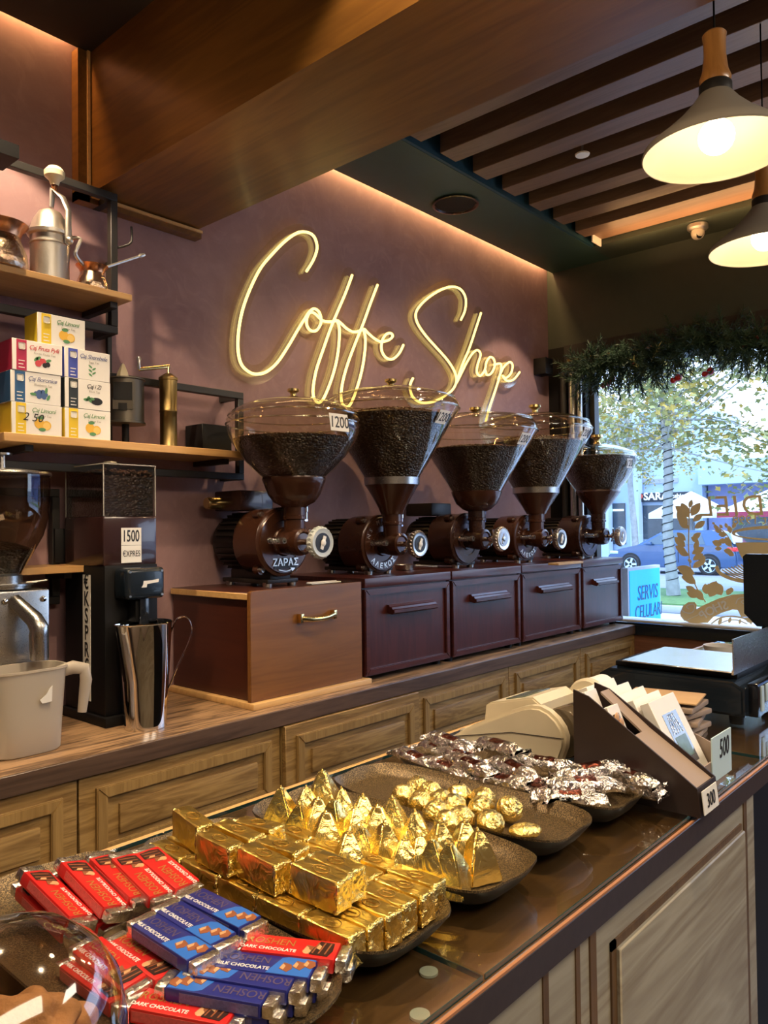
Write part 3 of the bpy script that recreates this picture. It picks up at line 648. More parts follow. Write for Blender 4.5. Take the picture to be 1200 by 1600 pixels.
    # throat, neck and grind outlet
    zb = mp[-1][1]
    m = MB(); m.lathe([(throat*1.05, zb+0.004), (throat*1.05, zb-0.03), (throat*1.12, zb-0.033), (throat*1.12, zb-0.042), (throat*0.98, zb-0.045), (throat*0.96, zc_+0.02), (throat*0.8, zc_-0.03), (0.0, zc_-0.045)], (cx, cy, 0), seg=36, cap=False); th = m.build('throat', bodycol, t)
    m = MB(); m.lathe([(0.009, 0), (0.009, 0.028), (0.012, 0.03), (0.012, 0.048), (0.006, 0.052)], (cx+throat*1.25, cy-0.005, zb-0.045), seg=14); m.box((cx+throat*0.8, cy-0.012, zb-0.05), (cx+throat*1.4, cy+0.004, zb-0.043)); m.build('flow_gate_pin', 'chrome', th)
    yk = cy-0.098
    m = MB(); m.lathe([(dr*0.30, y0+0.01), (dr*0.40, cy), (dr*0.40, cy-0.03), (dr*0.37, cy-0.05), (dr*0.29, cy-0.054), (dr*0.24, cy-0.048)], (cx, 0, zc_), 'y', 36); m.build('bearing_housing', bodycol, t)
    # spring bolts either side
    for sx_, sz_ in ((-0.075, 0.005), (0.075, -0.005)):
        m = MB(); pts = []
        for i in range(73):
            a = i/72*2*math.pi*8; pts.append((cx+sx_*dr/0.129+0.0105*math.cos(a), y0-0.005-0.070*i/72, zc_+sz_+0.0105*math.sin(a)))
        m.tube(pts, 0.0022, 6); sp = m.build('spring', 'chrome', t)
        m = MB(); m.lathe([(0.005, y0), (0.006, y0-0.090), (0.011, y0-0.0905), (0.011, y0-0.077), (0.006, y0-0.076)], (cx+sx_*dr/0.129, 0, zc_+sz_), 'y', 12); m.build('spring_bolt', 'steel', sp)
    # adjusting knob
    kz = zat(cx, yk-0.04, knobpy)[0]; kr = dr*0.455
    m = MB(); m.tube([(cx, cy-0.045, zc_), (cx, yk-0.04, kz)], 0.011, 14); m.build('spindle', 'chrome', t)
    m = MB(); k0 = yk-0.026
    prof_ = [(kr*0.35, k0+0.012), (kr*0.9, k0+0.004), (kr*0.93, k0), (kr*0.93, k0-0.022), (kr*0.86, k0-0.027), (kr*0.70, k0-0.024), (0.001, k0-0.024)]
    m.lathe(prof_, (cx, 0, kz), 'y', 48, cap=False)
    for i in range(22):
        a = 2*math.pi*i/22; m.ball((cx+kr*0.93*math.cos(a), k0-0.011, kz+kr*0.93*math.sin(a)), 0.0055*kr/0.055, 1, (1, 2.0, 1))
    kn = m.build('adjusting_knob', knobm, t)
    m = MB(); m.lathe([(0.0, k0-0.0255), (kr*0.60, k0-0.0255), (kr*0.60, k0-0.024)], (cx, 0, kz), 'y', 32, cap=False); m.build('dial_plate', 'ink' if knobm != 'alu' else 'steel', kn)
    m = MB(); m.box((-kr*0.12, -0.003, -kr*0.42), (kr*0.12, 0.0, kr*0.42), mat=Matrix.Translation((cx, k0-0.0255, kz)) @ Matrix.Rotation(R(20), 4, 'Y')); m.ball((cx, k0-0.028, kz), kr*0.22, 2, (1, 0.3, 1)); m.build('dial_arrow', 'label' if knobm != 'alu' else 'steel', kn)
    # tommy bars
    m = MB()
    for a in (R(115), R(-65), R(215)):
        m.tube([(cx, yk+0.002, zc_), (cx+0.05*math.cos(a), yk-0.002, zc_+0.05*math.sin(a))], [0.007, 0.005], 10)
    m.lathe([(0.02, yk+0.012), (0.022, yk+0.004), (0.018, yk-0.006)], (cx, 0, zc_), 'y', 20); m.build('lock_nut', 'chrome', t)
    # feet
    m = MB(); m.box((cx-0.05, y0+0.02, zfloor+0.012), (cx+0.05, y1+0.10, zc_-dr*0.8), 0.006, 2); m.box((cx-0.075, y0+0.005, zfloor+0.012), (cx+0.075, y1+0.12, zfloor+0.028), 0.004); m.build('base', 'motor', t)
    for fx in (-0.06, 0.06):
        for fy in (y0+0.025, y1+0.09):
            m = MB(); m.lathe([(0.016, zfloor), (0.018, zfloor+0.016)], (cx+fx, fy, 0), seg=16); m.build('foot', 'steel', t)
    # lettering on the face
    if text:
        m = MB()
        if text == 'ZAPAΣ':
            m.mi = 0; m.box((cx-0.055, y0-0.009, zc_-dr*0.78), (cx+0.055, y0-0.006, zc_-dr*0.50), 0.001, 1); m.mi = 1
            add_text(m, 'ΖΑΡΑΣ', 0.037, frame((cx, y0-0.0100, zc_-dr*0.60), (1, 0, 0), (0, 0, 1)), thick=0.0012, bold=0.0006, spacing=1.05)
            m.tube(smooth_path([(cx-0.035, y0-0.0095, zc_-dr*0.80), (cx, y0-0.0095, zc_-dr*0.85), (cx+0.030, y0-0.0095, zc_-dr*0.80)]), 0.0028, 6)
            m.prism([(cx+0.022, zc_-dr*0.75), (cx+0.045, zc_-dr*0.765), (cx+0.032, zc_-dr*0.86)], 'y', y0-0.0115, y0-0.008)
            m.build('nameplate_lettering', ['motor', 'alu'], fp)
        else:
            w0 = text.split('|')
            for word, a0, da in ((w0[0], R(228), R(17)), (w0[1], R(160), R(-17))):
                for i, ch in enumerate(word):
                    a = a0+da*i; rr = dr*0.76
                    up = Vector((math.cos(a), 0, math.sin(a)))
                    if da > 0: up = -up
                    xx = Vector((-math.sin(a), 0, math.cos(a)))
                    xx = xx if da > 0 else -xx
                    add_text(m, ch, 0.031 if da > 0 else 0.026, frame((cx+rr*math.cos(a), y0-0.0062, zc_+rr*math.sin(a)), xx, up), thick=0.0012, bold=0.0004)
            m.build('cast_lettering', 'alu' if text.startswith('ΑΛ') else 'brownpaint', fp)
    # price card stuck on the hopper
    if label_px:
        lx, ly, w_, h_, txt, tilt = label_px
        # direction towards the card on the hopper surface
        zz = zat(cx, cy, ly)[0]; rr = None
        for (r1, z1_), (r2, z2_) in zip(prof(glassp['body']), prof(glassp['body'])[1:]):
            if min(z1_, z2_) <= zz <= max(z1_, z2_): rr = r1+(r2-r1)*(zz-z1_)/(z2_-z1_+1e-9)
        rr = rr or 0.2
        best = None
        for k in range(720):
            a = math.radians(k/2); P = Vector((cx+rr*math.cos(a), cy+rr*math.sin(a), zz)); d = P-CP
            if (Vector((math.cos(a), math.sin(a), 0))).dot(d) > 0: continue
            X_ = 600+FPX*d.dot(rv)/d.dot(fw)
            if best is None or abs(X_-lx) < best[0]: best = (abs(X_-lx), a, P)
        a = best[1]; n_ = Vector((math.cos(a), math.sin(a), 0)); xx = Vector((-math.sin(a), math.cos(a), 0)); up = Vector((0, 0, 1))+n_*tilt
        F_ = frame(best[2]+n_*0.006, xx, up)
        m = MB(); m.box((-w_/2, -h_/2, -0.0006), (w_/2, h_/2, 0.0006), mat=F_); lb = m.build('price_card', 'label', hop)
        m = MB(); add_text(m, txt, h_*0.92, F_ @ Matrix.Translation((0, -h_*0.02, 0.0009)) @ Matrix.Diagonal((0.78, 1, 1, 1)), thick=0.0003, shear=0.12, bold=0.0004); m.build('price_lettering', 'ink', lb)
    return t
ZB = 1.305
grinder(1.927, 2.14, 'red-brown coffee grinder on the veneered box, bowl hopper half full of beans', 
  dict(body=[(50, 746), (65, 732), (80, 715), (92, 697), (98, 689), (103, 675), (104, 664), (102, 657)], lid=[(104, 657), (101, 652), (95, 644), (78, 635), (45, 626), (0.5, 622)]),
  [(48, 745), (64, 732), (79, 715), (91, 697), (96, 688)], [(49, 746), (50, 750), (47, 757), (41, 773), (32, 785), (22, 790), (19, 793)], None,
  (528, 671, 0.085, 0.062, '1200', -0.15), (1.453, 0.129), 'knobgrey', 'ZAPAΣ', 848, 1.287, 'brownpaint', True, mound=0.012)
grinder(2.478, 2.14, 'coffee grinder with the tallest bean-filled hopper, second from the left',
  dict(body=[(43, 748), (107, 641), (106, 634), (103, 630)], lid=[(105, 631), (100, 626), (84, 619), (55, 611), (0.5, 607)]),
  [(42, 747), (97, 655)], [(42, 758), (38, 764), (30, 778), (22, 793), (17.5, 804)], [(43.5, 747), (43, 758)],
  (690, 661, 0.07, 0.058, '1200', 0.6), (1.432, 0.124), 'steel', 'ΑΛΕΚΟΣ|NS M', 850, ZB, 'brownpaint', mound=0.040, boxm=False)
grinder(3.070, 2.12, 'coffee grinder in the middle of the row with brown bowl under its cone hopper',
  dict(body=[(39, 768), (96, 676), (95, 670), (92, 664)], lid=[(95, 665), (88, 658), (68, 655), (40, 652), (0.5, 651)]),
  [(38, 767), (78, 704)], [(37, 767), (39.5, 769), (38, 774), (32, 787), (22, 796), (14, 799)], None,
  (817, 693, 0.072, 0.058, '1200', 0.6), (1.441, 0.126), 'alu', '', 842, ZB, 'brownpaint2', mound=0.02)
grinder(3.655, 2.14, 'coffee grinder with steel ringed cone hopper, second from the window',
  dict(body=[(36, 764), (87, 678), (87, 672), (85, 667)], lid=[(86, 667), (82, 662), (66, 654), (40, 649), (0.5, 647)]),
  [(35, 763), (76, 694)], [(35, 771), (30, 779), (22, 791), (15, 803)], [(36.5, 762), (36, 771)],
  (913, 684, 0.062, 0.058, '1200', 0.5), (1.437, 0.124), 'steel', 'ΑΛΕΚΟΣ|NS M', 842, ZB, 'brownpaint', mound=0.042, boxm=False)
grinder(4.268, 2.085, 'smallest coffee grinder with dark beans, standing last beside the window',
  dict(body=[(33, 767), (44, 752), (55, 733), (59, 722), (59, 715)], lid=[(60, 715), (57, 709), (46, 703), (28, 697), (0.5, 694)]),
  [(32, 766), (43, 752), (54, 733), (57, 716)], [(33, 766), (34, 769), (30, 775), (22, 786), (14, 797), (10, 804)], None,
  (982, 728, 0.05, 0.055, '120', 0.1), (1.437, 0.126), 'alu', '', 838, ZB, 'brownpaint2', mound=0.012, boxm=False)

# ------------------------------------------------------------ neon sign
strokes = [
 [(333,250),(360,205),(373,160),(362,120),(335,103),(300,105),(255,135),(205,185),(160,240),(120,320),(92,400),(78,480),(77,550),(90,600),(120,628),(150,635),(185,625),(225,590),(265,530),(300,470),(325,430),(345,400),(364,390),(382,405),(388,440),(372,470),(350,472),(336,455),(334,430),(345,405),(365,408),(395,435),(430,438),(445,433)],
 [(505,263),(480,330),(450,400),(425,460),(395,545),(370,620),(358,690),(362,725),(378,742),(398,725),(425,660),(445,590),(455,520),(456,460),(448,435),(460,442),(485,465),(512,477),(540,470)],
 [(600,300),(575,365),(548,440),(520,510),(490,590),(470,660),(463,715),(470,750),(492,755),(515,710),(540,625),(552,550),(554,500),(548,466),(565,482),(590,503),(612,513),(640,508),(656,494),(650,482),(632,486),(617,510),(615,545),(630,572),(655,579),(680,558),(697,525)],
 [(912,432),(928,395),(930,350),(912,318),(880,307),(840,318),(795,345),(758,380),(743,410),(750,445),(780,490),(820,535),(860,580),(886,620),(896,655),(885,688),(855,715),(810,738),(765,742),(733,722),(722,690),(724,668),(733,650)],
 [(988,405),(970,460),(945,535),(918,600),(895,668),(915,630),(935,590),(957,556),(975,545),(986,562),(975,600),(972,628),(985,641),(1002,620),(1008,590),(1022,571),(1036,580),(1039,605),(1026,632),(1010,638),(1004,620)],
 [(1036,600),(1063,598),(1058,640),(1040,700),(1018,765),(1005,815)],
 [(1052,655),(1072,610),(1095,590),(1106,602),(1100,632),(1080,650),(1068,640),(1085,660),(1110,655),(1133,627)]]
t = thing('neon_sign', 'glowing yellow neon script sign reading Coffe Shop on the purple wall', 'sign', atY(600, 500, WY-0.02))
NY = WY-0.045
W3 = []
for s_ in strokes:
    W3.append(smooth_path([atY(340+x/2.4, 320+y/2.4, NY) for x, y in s_], 5))
for s_ in W3:
    m = MB(); m.tube(s_, 0.0062, 8); m.build('neon_tube', 'neon', t)
# clear acrylic backing following the letters
pts = [(p.x, p.z) for s_ in W3 for p in s_]
x0 = min(p[0] for p in pts)-0.06; x1 = max(p[0] for p in pts)+0.06; z0 = min(p[1] for p in pts)-0.06; z1 = max(p[1] for p in pts)+0.06
st = 0.008; nx = int((x1-x0)/st)+2; nz = int((z1-z0)/st)+2
import numpy as np
gx = x0+np.arange(nx)*st; gz = z0+np.arange(nz)*st
D = np.full((nx, nz), 9.0)
for s_ in W3:
    for a, b in zip(s_, s_[1:]):
        ax_, az_, bx_, bz_ = a.x, a.z, b.x, b.z; dx, dz = bx_-ax_, bz_-az_; L2 = dx*dx+dz*dz+1e-12
        i0 = max(0, int((min(ax_, bx_)-0.06-x0)/st)); i1 = min(nx, int((max(ax_, bx_)+0.06-x0)/st)+2)
        j0 = max(0, int((min(az_, bz_)-0.06-z0)/st)); j1 = min(nz, int((max(az_, bz_)+0.06-z0)/st)+2)
        X_, Z_ = np.meshgrid(gx[i0:i1], gz[j0:j1], indexing='ij')
        tt = np.clip(((X_-ax_)*dx+(Z_-az_)*dz)/L2, 0, 1)
        D[i0:i1, j0:j1] = np.minimum(D[i0:i1, j0:j1], np.hypot(X_-ax_-tt*dx, Z_-az_-tt*dz))
RAD = 0.040; F = RAD-D
m = MB(); vc = {}
def gv(i, j):
    k = ('n', i, j)
    if k not in vc: vc[k] = m.bm.verts.new((gx[i], WY-0.022, gz[j]))
    return vc[k]
def ev(i, j, k_, l):
    k = ('e',)+tuple(sorted(((i, j), (k_, l))))
    if k not in vc:
        f0, f1 = F[i, j], F[k_, l]; u = f0/(f0-f1); vc[k] = m.bm.verts.new((gx[i]+(gx[k_]-gx[i])*u, WY-0.022, gz[j]+(gz[l]-gz[j])*u))
    return vc[k]
for i in range(nx-1):
    for j in range(nz-1):
        c = [(i, j), (i+1, j), (i+1, j+1), (i, j+1)]; ins = [F[a] > 0 for a in c]
        if not any(ins): continue
        poly = []
        for k in range(4):
            a, b = c[k], c[(k+1) % 4]
            if ins[k]: poly.append(gv(*a))
            if ins[k] != ins[(k+1) % 4]: poly.append(ev(*a, *b))
        if len(poly) > 2:
            try: m.bm.faces.new(poly)
            except ValueError: pass
r_ = bmesh.ops.extrude_face_region(m.bm, geom=list(m.bm.faces))
for v in [g for g in r_['geom'] if isinstance(g, bmesh.types.BMVert)]: v.co.y -= 0.008
bmesh.ops.recalc_face_normals(m.bm, faces=m.bm.faces)
m.build('acrylic_backing', 'acrylic', t)

# black speaker on the wall by the window
m = MB(); m.box((4.335, WY-0.09, 2.46), (4.43, WY-0.002, 2.565), 0.006); tag(m.build('wall_sensor', 'black'), 'small black box fixed to the purple wall near the window corner', 'sensor')

# ------------------------------------------------------------ wall racks and shelves
def rack(label, x0, x1, z0, z1, y=2.42, posts=(), extra=()):
    t = thing('wall_rack', label, 'rack', ((x0+x1)/2, WY-0.02, z0), 'black steel wall racks')
    s = 0.026
    m = MB(); m.box((x0, y, z1-s), (x1, y+s, z1), 0.002, 1); m.build('rail', 'blackmetal', t)
    m = MB(); m.box((x0, y, z0), (x1, y+s, z0+s), 0.002, 1); m.build('rail', 'blackmetal', t)
    for xp in (x0+s, x1)+tuple(posts):
        m = MB(); m.box((xp-s, y, z0+s), (xp, y+s, z1-s), 0.002, 1); m.build('post', 'blackmetal', t)
    for xp in (x0+s, x1):
        for zz in (z0, z1-s):
            m = MB(); m.box((xp-s, y+s, zz), (xp, WY-0.001, zz+s)); m.build('wall_spacer', 'blackmetal', t)
    return t
rack('upper black steel wall rack behind the copper pot and juice press', 0.30, 1.385, 2.170, 2.652)
rack('lower black steel wall rack behind the tea boxes and brass mill', 0.62, 1.920, 1.693, 2.036)
rack('lowest black steel wall rack behind the bean grinders on the worktop', 0.50, 1.22, atY(90, 944, 2.505).z, atY(90, 764, 2.505).z, y=2.505)
m = MB(); p0_ = atY(86, 880, WY-0.05); p1_ = atY(108, 826, WY-0.05); m.box((p0_.x, WY-0.05, p0_.z), (p1_.x+0.06, WY-0.002, p1_.z), 0.003); tag(m.build('wall_socket_box', 'black'), 'black socket box on the wall beside the tall black grinder', 'socket')
m = MB(); m.box((0.3, 2.30, 2.60), (1.00, 2.415, 2.64)); tag(m.build('rack_shelf', 'black'), 'thin black shelf at the top of the upper rack', 'shelf')
# long post with hook on the right of the upper rack
t = thing('rack_upright', 'black upright post with bent hook running down from the upper rack', 'post', (1.415, 2.5, 1.9))
m = MB(); m.box((1.405, 2.525, 1.80), (1.420, 2.540, 2.45)); m.build('post', 'blackmetal', t)
m = MB(); m.tube(smooth_path([(1.385, 2.43, 2.47), (1.41, 2.42, 2.48), (1.43, 2.41, 2.50), (1.43, 2.41, 2.55)]), 0.004, 8); m.build('hook', 'blackmetal', t)
def shelf(label, x0, x1, y0, zt, th=0.022, brackets=()):
    t = thing('wall_shelf', label, 'shelf', ((x0+x1)/2, WY, zt-th), 'wooden wall shelves')
    m = MB(); m.box((x0, y0, zt-th), (x1, WY-0.002, zt), 0.002, 1); m.build('board', 'shelf', t)
    for bx in brackets:
        m = MB(); m.box((bx-0.013, y0+0.05, zt-th-0.02), (bx+0.013, WY-0.003, zt-th-0.0005), 0.001, 1); m.build('bracket', 'blackmetal', t)
shelf('upper wooden wall shelf carrying the copper pots and lever press', 0.25, 1.367, 2.30, 2.277, 0.021, (1.33, 0.65))
shelf('middle wooden wall shelf carrying the stacked tea boxes', 0.955, 1.865, 2.30, 1.790, 0.026, (1.78, 1.05))
shelf('lowest short wooden wall shelf, half hidden by the bean grinders', 0.55, 1.32, 2.36, 1.392, 0.022, (1.2,))

# copper pots and lever press on the upper shelf
def cezve(base, label, s, handle=None, hmat='copper'):
    t = thing('copper_coffee_pot', label, 'coffee pot', base, 'copper coffee pots')
    x, y, z = base
    pr = [(0.0, 0), (0.046, 0), (0.050, 0.008), (0.047, 0.03), (0.038, 0.052), (0.036, 0.060)]
    m = MB(); m.lathe([(a*s, b*s) for a, b in pr], base, seg=40, cap=False); m.build('hammered_body', 'hammered', t)
    pr = [(0.036, 0.060), (0.040, 0.072), (0.048, 0.080), (0.050, 0.083), (0.046, 0.083), (0.036, 0.070), (0.033, 0.05), (0.03, 0.01), (0, 0.008)]
    m = MB(); m.lathe([(a*s, b*s) for a, b in pr], base, seg=40, cap=False); m.build('rim', 'copper', t)
    if handle:
        h = Vector(handle); a = Vector((x, y, z+0.066*s)); d = (h-a); st_ = a+d.normalized()*0.040*s
        m = MB(); m.tube([st_, st_+(h-st_)*0.85], 0.0045*s, 8); m.ball(st_, 0.008*s, 1)
        m.tube([st_+(h-st_)*0.85, st_+(h-st_)*0.9, h], [0.0045*s, 0.008*s, 0.005*s], 8); m.build('handle', 'alu', t)
    return t
b1 = atY(144, 447, 2.37); cezve((b1.x, 2.37, 2.277), 'small copper coffee pot with long raised handle on the upper shelf', 1.02, atY(226, 398, 2.36))
b1 = atY(0, 415, 2.36); cezve((b1.x-0.003, 2.36, 2.277), 'large copper coffee pot cut by the left edge of the photo', 1.62)
bx = atY(78, 430, 2.38).x
t = thing('lever_press', 'old aluminium lever press with cream knob and thin spout arm', 'juice press', (bx, 2.38, 2.277))
m = MB(); m.lathe([(0, 0), (0.058, 0), (0.058, 0.115), (0.060, 0.117), (0.060, 0.121), (0.058, 0.123), (0.058, 0.142), (0.066, 0.146), (0.067, 0.156), (0.060, 0.160)], (bx, 2.38, 2.277), seg=48, cap=False); m.build('cylinder', 'alu', t)
m = MB(); m.lathe([(0.066, 0.150), (0.058, 0.170), (0.050, 0.195), (0.034, 0.222), (0.015, 0.232), (0, 0.233)], (bx, 2.38, 2.277), seg=40, cap=False); m.build('dome', 'alu', t)
m = MB(); P0 = Vector((bx+0.028, 2.315, 2.277)); m.tube([P0+Vector((0, 0, 0.12)), P0+Vector((0, 0, 0.22)), P0+Vector((-0.008, 0.02, 0.265)), P0+Vector((-0.028, 0.045, 0.29)), P0+Vector((-0.030, 0.05, 0.235))], [0.012, 0.010, 0.010, 0.014, 0.010], 10, sx=0.6); m.ball(P0+Vector((0, -0.005, 0.125)), 0.013, 2); m.build('lever', 'alu', t)
m = MB(); m.tube([(bx+0.006, 2.36, 2.277+0.28), (bx+0.006, 2.36, 2.277+0.31)], 0.009, 10); m.build('knob_neck', 'copper', t)
m = MB(); m.lathe([(0.012, 0.305), (0.016, 0.32), (0.030, 0.333), (0.031, 0.348), (0.020, 0.362), (0, 0.366)], (bx+0.006, 2.36, 2.277), seg=28, cap=False); m.build('knob', 'creamlid', t)
m = MB(); e = atY(133, 416, 2.36); q1 = atY(118, 397, 2.33); m.tube(smooth_path([(bx+0.05, 2.34, 2.277+0.148), (bx+0.075, 2.33, 2.277+0.146), q1, e]), 0.006, 8); m.build('spout_arm', 'alu', t)

# ------------------------------------------------------------ tea boxes
def pic(m, kind, cx, cz, y, s):
    rr = random.Random(sum(map(ord, kind)))
    def disc(x, z, r, mi, sx=1.0, n=14, dy=0.0, rot=0.0):
        m.mi = mi; ps = []
        for i in range(n):
            a = 2*math.pi*i/n; u, v = r*sx*math.cos(a), r*math.sin(a)
            ps.append((x+u*math.cos(rot)-v*math.sin(rot), y-dy, z+u*math.sin(rot)+v*math.cos(rot)))
        m.face(ps)
    if kind == 'lemon':
        disc(cx+0.012*s, cz, 0.013*s, 3, dy=0.0002); disc(cx-0.008*s, cz+0.004*s, 0.014*s, 3, dy=0.0003); disc(cx+0.012*s, cz-0.001*s, 0.010*s, 6, dy=0.0005)
        disc(cx-0.004*s, cz+0.020*s, 0.005*s, 4, 2.0, dy=0.0006, rot=0.1); disc(cx, cz-0.012*s, 0.005*s, 4, 2, dy=0.0007)
    elif kind == 'fruit':
        for (a, b, r_, c) in ((-12, -2, 9, 2), (2, 5, 8, 2), (14, -2, 7, 5), (6, -5, 7, 5), (-4, 8, 5, 2)): disc(cx+a*.001*s, cz+b*.001*s, r_*.001*s, c, dy=0.0002+abs(a)*2e-5)
        for (a, b) in ((-18, 9), (16, 9), (-12, 12)): disc(cx+a*.001*s, cz+b*.001*s, 0.004*s, 4, 2, dy=0.0006, rot=a)
    elif kind == 'berry':
        for (a, b) in ((-14, 0), (-5, 5), (5, 6), (12, 0), (0, -4), (8, -7), (-6, -7)): disc(cx+a*.001*s, cz+b*.001*s, 0.0068*s, 7, dy=0.0002+abs(a)*2e-5)
        for (a, b) in ((-22, -2), (14, 11), (20, -8)): disc(cx+a*.001*s, cz+b*.001*s, 0.004*s, 4, 2.2, dy=0.0006, rot=a)
    elif kind == 'leaf':
        for k in range(5): disc(cx+(k % 2-.5)*.011*s, cz+(k-2)*.006*s, 0.0026*s, 4, 2.6, dy=0.0003, rot=0.6 if k % 2 else -0.6)
    elif kind == 'black':
        disc(cx+0.012*s, cz-0.002*s, 0.011*s, 5, 1.7, dy=0.0002)
        for k in range(4): disc(cx-0.020*s+k*.006*s, cz+0.001*s*(k % 2)*4, 0.004*s, 4, 2, dy=0.0005, rot=k)
def tea_box(pl, zb, stripe, kind, title, sub, tint, label, w=0.151, h=0.0925, d=0.085):
    (x, y) = pl
    t = thing('tea_box', label, 'tea box', (x+w/2, y+d/2, zb), 'stacked tea boxes on the middle shelf')
    m = MB(); m.mi = 0; m.box((x, y, zb), (x+w, y+d, zb+h), 0.0012, 1); m.mi = 1; m.box((x-0.0006, y+0.002, zb+0.001), (x+0.0005, y+d, zb+h-0.001)); m.build('carton', ['white', stripe], t)
    m = MB(); m.mi = 0
    m.box((x+0.012, y-0.0006, zb+0.001), (x+0.042, y+0.001, zb+h-0.001)); 
    m.mi = 1; m.box((x+0.017, y-0.0010, zb+h-0.030), (x+0.037, y, zb+h-0.010), 0.004)
    for k in range(3): m.box((x+0.018, y-0.001, zb+0.008+k*0.010), (x+0.036-0.004*(k % 2), y, zb+0.0105+k*0.010))
    pic(m, kind, x+0.090, zb+0.030, y-0.0004, 1.1)
    m.build('printed_front', [stripe, 'label', 'redink', 'leaf2y', 'greenink', 'ink', 'paleyellow', 'berryblue'], t)
    m = MB(); m.mi = 0; add_text(m, title, 0.0185, frame((x+0.094, y-0.0008, zb+0.073), (1, 0, 0), (0, 0, 1)), thick=0.0002, shear=0.3, spacing=0.9)
    m.mi = 1; add_text(m, sub, 0.0095, frame((x+0.096, y-0.0008, zb+0.057), (1, 0, 0), (0, 0, 1)), thick=0.0002, shear=0.1)
    m.build('lettering', [tint, 'tanink'], t)
    if label.startswith('yellow-striped lemon tea box with'):
        m = MB(); add_text(m, '2 50', 0.034, frame((x+0.062, y-0.0012, zb+0.050), (1, 0, -0.05), (0, 0, 1)), thick=0.0002, shear=0.25); m.build('handwritten_price', 'ink', t)
M['leaf2y'] = plain('print yellow', (0.78, 0.45, 0.05), 0.5); M['paleyellow'] = plain('print pale yellow', (0.85, 0.58, 0.16), 0.5); M['berryblue'] = plain('print berry blue', (0.06, 0.12, 0.30), 0.5)
M['s_yellow'] = plain('yellow stripe', (0.75, 0.53, 0.02), 0.5); M['s_mag'] = plain('magenta stripe', (0.42, 0.015, 0.07), 0.5); M['s_blue'] = plain('royal stripe', (0.05, 0.08, 0.42), 0.5)
M['s_navy'] = plain('navy stripe', (0.02, 0.10, 0.25), 0.5); M['s_black'] = plain('black stripe', (0.02, 0.03, 0.04), 0.5)
zz0 = 1.790; dz_ = 0.0935
xa = 0.981; xb = 1.142
tea_box((xa, 2.31), zz0, 's_yellow', 'lemon', 'Çaj Limoni', 'Lemon Tea', 'greenink', 'yellow-striped lemon tea box with 250 scrawled on it, bottom left of the stack')
tea_box((xb, 2.31), zz0, 's_yellow', 'lemon', 'Çaj Limoni', 'Lemon Tea', 'greenink', 'yellow-striped lemon tea box, bottom right of the stack')
tea_box((xa-0.002, 2.312), zz0+dz_, 's_navy', 'berry', 'Çaj Boronice', 'Blueberry Tea', 'blueink', 'blue-striped tea box with blueberries printed on the front')
tea_box((xb, 2.31), zz0+dz_, 's_black', 'black', 'Çaj i Zi', 'Black Tea', 'ink', 'black-striped tea box with dark tea leaves on the front')
tea_box((xa+0.002, 2.31), zz0+2*dz_, 's_mag', 'fruit', 'Çaj Fruta Pylli', 'Forest Fruits Tea', 'redink', 'red-striped tea box with forest fruits on the front')
tea_box((xb, 2.312), zz0+2*dz_, 's_blue', 'leaf', 'Çaj Sherebele', 'Sage Tea', 'blueink', 'violet-striped tea box with a green sprig on the front')
tea_box((xa+0.080, 2.318), zz0+3*dz_, 's_yellow', 'lemon', 'Çaj Limoni', 'Lemon Tea', 'greenink', 'yellow-striped lemon tea box alone on top of the stack')

# dark tin mill, brass mill and black block on the middle shelf
cx, cy = atY(196, 620, 2.40).x, 2.40; za, zb_ = atY(196, 661, 2.37).z, atY(196, 590, 2.37).z
t = thing('wall_mill', 'dark tin wall-mounted coffee mill with a small black window, beside the tea boxes', 'coffee mill', (cx, cy, 1.79))
m = MB(); m.lathe([(0.0, za), (0.066, za), (0.066, za+0.006), (0.061, za+0.008), (0.061, zb_-0.006), (0.066, zb_-0.004), (0.066, zb_), (0.0, zb_+0.004)], (cx, cy, 0), seg=48, cap=False); m.build('drum', 'pewter', t)
fr_ = frame((cx-0.033, cy-0.0555, zb_-0.05), (0.86, -0.5, 0), (0, 0, 1))
def facing(cx, cy, r, deg, z): a = R(deg); n = Vector((math.cos(a), math.sin(a), 0)); return frame(Vector((cx, cy, z))+n*r, (-n.y, n.x, 0), (0, 0, 1))
fr_ = facing(cx, cy, 0.0605, -128, zb_-0.05)
m = MB(); m.box((-0.030, -0.030, -0.004), (0.030, 0.030, 0.003), mat=fr_); m.build('window', 'black', t)
fr_ = facing(cx, cy, 0.0605, -128, zb_-0.092)
m = MB(); m.box((-0.032, -0.018, -0.004), (0.032, 0.016, 0.002), mat=fr_); m.build('frame_plate', 'pewter', t)
m = MB(); m.box((-0.014, -0.022, 0.0), (0.014, 0.002, 0.005), mat=fr_); m.build('slot', 'black', t)
m = MB(); m.lathe([(0.022, zb_+0.002), (0.018, zb_+0.02), (0.006, zb_+0.045), (0, zb_+0.05)], (cx-0.02, cy-0.02, 0), seg=5, cap=False); m.build('finial', 'creamlid', t)
m = MB(); m.lathe([(0.012, 1.79), (0.012, za+0.002)], (cx, cy, 0), seg=16); m.build('stand', 'black', t)
cx, cy = 1.553, 2.38
t = thing('brass_mill', 'tall cylindrical brass hand coffee mill with folding crank on the middle shelf', 'coffee mill', (cx, cy, 1.79))
zt_ = atY(263, 590, 2.38).z
m = MB(); m.lathe([(0, 1.79), (0.031, 1.79), (0.031, 1.795), (0.0295, 1.797), (0.0295, 1.915), (0.031, 1.917), (0.031, 1.921), (0.0295, 1.923), (0.0305, zt_-0.012), (0.033, zt_-0.010), (0.033, zt_-0.002), (0.026, zt_+0.004), (0.012, zt_+0.014), (0.0, zt_+0.016)], (cx, cy, 0), seg=40, cap=False); m.build('body', 'brass', t)
